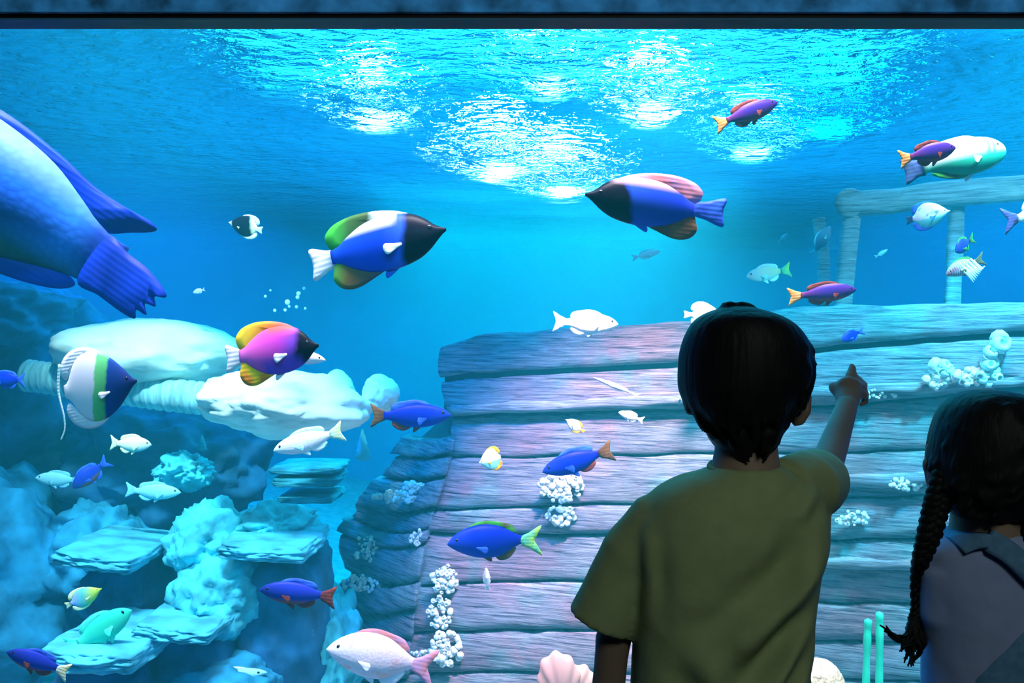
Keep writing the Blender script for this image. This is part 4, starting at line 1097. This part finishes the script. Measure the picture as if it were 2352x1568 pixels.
bm = bmesh.new(); rows = []; y = 1214
while y <= 1760:
    cx, hw, hd = smooth_tab(TG, y)
    rows.append((P(cx, y, DG).x, DG, P(0, y, DG).z, hw / F * DG, hd)); y += 8
rings_loft(bm, rows, 64, 2.3)
for sgn, xs in ((-1, ((2192, 1285), (2172, 1310), (2180, 1400), (2204, 1520), (2228, 1640), (2245, 1700))), (1, ((2396, 1280), (2420, 1310), (2432, 1420), (2440, 1540), (2440, 1680)))):
    tube(bm, [P(x, y, DG - .012 + (.0 if i < 3 else .03 * (i - 2))) for i, (x, y) in enumerate(xs)], [.030, .038, .042, .043, .040, .036][:len(xs)], 24, caps='flat')
gs = remesh(obj('shirt', bm, M_lav, girl), .0045, 4)
clouds(gs, .09, .008, 2)


def ribbon(name, mid, wpx, par, mat, th=.007, off=.008, back=True):
    """a cloth band lying on the girl's back"""
    bm = bmesh.new(); prev = None
    sp = cat_spline([(x, y, 0) for x, y in mid], 10)
    for i, p in enumerate(sp):
        d = sp[min(len(sp) - 1, i + 1)] - sp[max(0, i - 1)]; n = Vector((-d.y, d.x, 0)).normalized() * wpx / 2
        ring = []
        for s, o in ((-1, off + th), (-.5, off + th * 1.2), (0, off + th * 1.25), (.5, off + th * 1.2), (1, off + th), (1, -.004), (-1, -.004)):
            q_ = p + n * s; ring.append(bm.verts.new(gback(q_.x, q_.y, o)))
        if prev:
            for k in range(7): bm.faces.new((prev[k], prev[(k + 1) % 7], ring[(k + 1) % 7], ring[k]))
        else: bm.faces.new(ring)
        prev = ring
    bm.faces.new(prev[::-1])
    return obj(name, bm, mat, par)


ribbon('overall_strap', [(2225, 1222), (2262, 1245), (2310, 1295), (2356, 1350), (2385, 1400), (2400, 1450)], 50, girl, M_denim)
ribbon('overall_strap', [(2168, 1238), (2196, 1226), (2226, 1222), (2250, 1230)], 26, girl, M_denim)
ribbon('overall_strap', [(2395, 1250), (2370, 1300), (2356, 1350), (2330, 1410), (2318, 1450)], 46, girl, M_denim)
bm = bmesh.new(); rows = []; y = 1400
while y <= 1830:
    cx, hw, hd = smooth_tab(TG, min(y, 1760))
    k = min(1, (y - 1400) / 120) ** .6
    rows.append((P(cx + 36 * (1 - k) + 22, y, DG).x, DG, P(0, y, DG).z, (hw * (.48 + .42 * k)) / F * DG, hd + .010)); y += 12
rings_loft(bm, rows, 56, 3.6)
for x in (g0, g1): tube(bm, [(x, DG, .58), (x, DG, .40), (x, DG, .14)], [.066, .062, .056], 20, caps='flat')
remesh(obj('overalls', bm, M_denim, girl), .006, 4)
shoes(girl, g0, g1, DG)

bm = bmesh.new()
HG = [(896, 2270, 32, .03), (902, 2272, 62, .05), (915, 2273, 88, .066), (940, 2275, 112, .080), (980, 2277, 130, .090), (1030, 2277, 141, .094), (1080, 2276, 144, .092), (1120, 2276, 140, .084), (1150, 2276, 122, .07), (1175, 2275, 95, .055), (1192, 2275, 66, .04)]
rows = []; y = 896
while y <= 1192:
    cx, hw, hd = smooth_tab(HG, y); hw -= 2
    rows.append((P(cx, y, DG - .012).x, DG - .014, P(0, y, DG - .012).z, hw / F * (DG - .012), hd)); y += 6
rings_loft(bm, rows, 64)
for v in bm.verts:      # parting down the middle of the back
    if v.co.y < DG - .03: v.co.y += .006 * math.exp(-((v.co.x - P(2276, 0, DG).x) / .006) ** 2)
hr = random.Random(5)
for i in range(120):
    a = hr.uniform(0, math.pi); py = hr.uniform(930, 1165)
    cx, hw, hd = smooth_tab(HG, py); x = P(cx, py, DG).x + hw / F * DG * .97 * math.cos(a); yy = DG - .014 - hd * .975 * math.sin(a)
    p0 = Vector((x, yy, P(0, py, DG).z)); t_ = Vector((.02 * math.copysign(1, math.cos(a)), -.001, -.022))
    tube(bm, [p0 - t_ * .6, p0 + Vector((0, -.001, 0)), p0 + t_ * .6], [.004, .005, .003], 6)
remesh(obj('hair', bm, M_hair, girl), .0038, 2)


def braid(path, wid, par, tuft):
    bm = bmesh.new()
    sp = cat_spline([P(x, y, d) for x, y, d in path], 14)
    n = len(sp)
    for strand in range(3):
        pts, rad = [], []
        for i, p in enumerate(sp):
            t = i / (n - 1); w_ = lerp_tab(wid, t)[0] / F * DG
            a = i * .42 + strand * 2 * math.pi / 3
            pts.append(p + Vector((math.cos(a) * w_ * .55, math.sin(2 * a) * w_ * .35, 0))); rad.append(w_ * .62)
        tube(bm, pts, rad, 10)
    br_ = obj('braid', bm, M_hair, par)
    if tuft:
        bm = bmesh.new(); hr = random.Random(9); e = sp[-1]
        ends = [(2086, 1534), (2092, 1530), (2080, 1520), (2100, 1526), (2104, 1518), (2112, 1500), (2120, 1492), (2072, 1500), (2028, 1436), (2036, 1452), (2044, 1462), (2034, 1446), (2056, 1466), (2126, 1484), (2094, 1512), (2088, 1508), (2078, 1490), (2106, 1500), (2098, 1490), (2090, 1496)]
        for (x, y) in ends * 2:
            x += hr.uniform(-8, 8); y += hr.uniform(-10, 6); t = P(x, y, DG - .01 + hr.uniform(-.02, .02))
            m1 = P(2100 + hr.uniform(-14, 14), 1440 + hr.uniform(0, 12), DG - .01); m2 = (m1 + t) / 2 + Vector((hr.uniform(-.006, .01), hr.uniform(-.006, .006), -.016 if x < 2060 else -.004))
            pts = cat_spline([e + Vector((hr.uniform(-.004, .004), 0, .02)), m1, m2, t], 6)
            tube(bm, pts, [.0045 * (1 - i / len(pts)) + .0008 for i in range(len(pts))], 6)
        obj('braid_tuft', bm, M_hair, br_, local=True)


bw = [(0, 26), (.15, 27), (.35, 25), (.5, 19), (.62, 12), (.75, 11), (.9, 15), (1, 17)]
braid([(2172, 1085, DG - .03), (2158, 1135, DG - .03), (2146, 1180, DG - .03), (2132, 1235, DG - .03), (2116, 1285, DG - .025), (2104, 1335, DG - .005), (2104, 1390, DG), (2102, 1425, DG), (2098, 1450, DG)], bw, girl, True)
braid([(2378, 1085, DG - .02), (2372, 1140, DG - .02), (2364, 1190, DG - .03), (2372, 1240, DG - .05), (2392, 1300, DG - .06), (2398, 1380, DG - .08), (2396, 1450, DG - .09)], bw, girl, False)
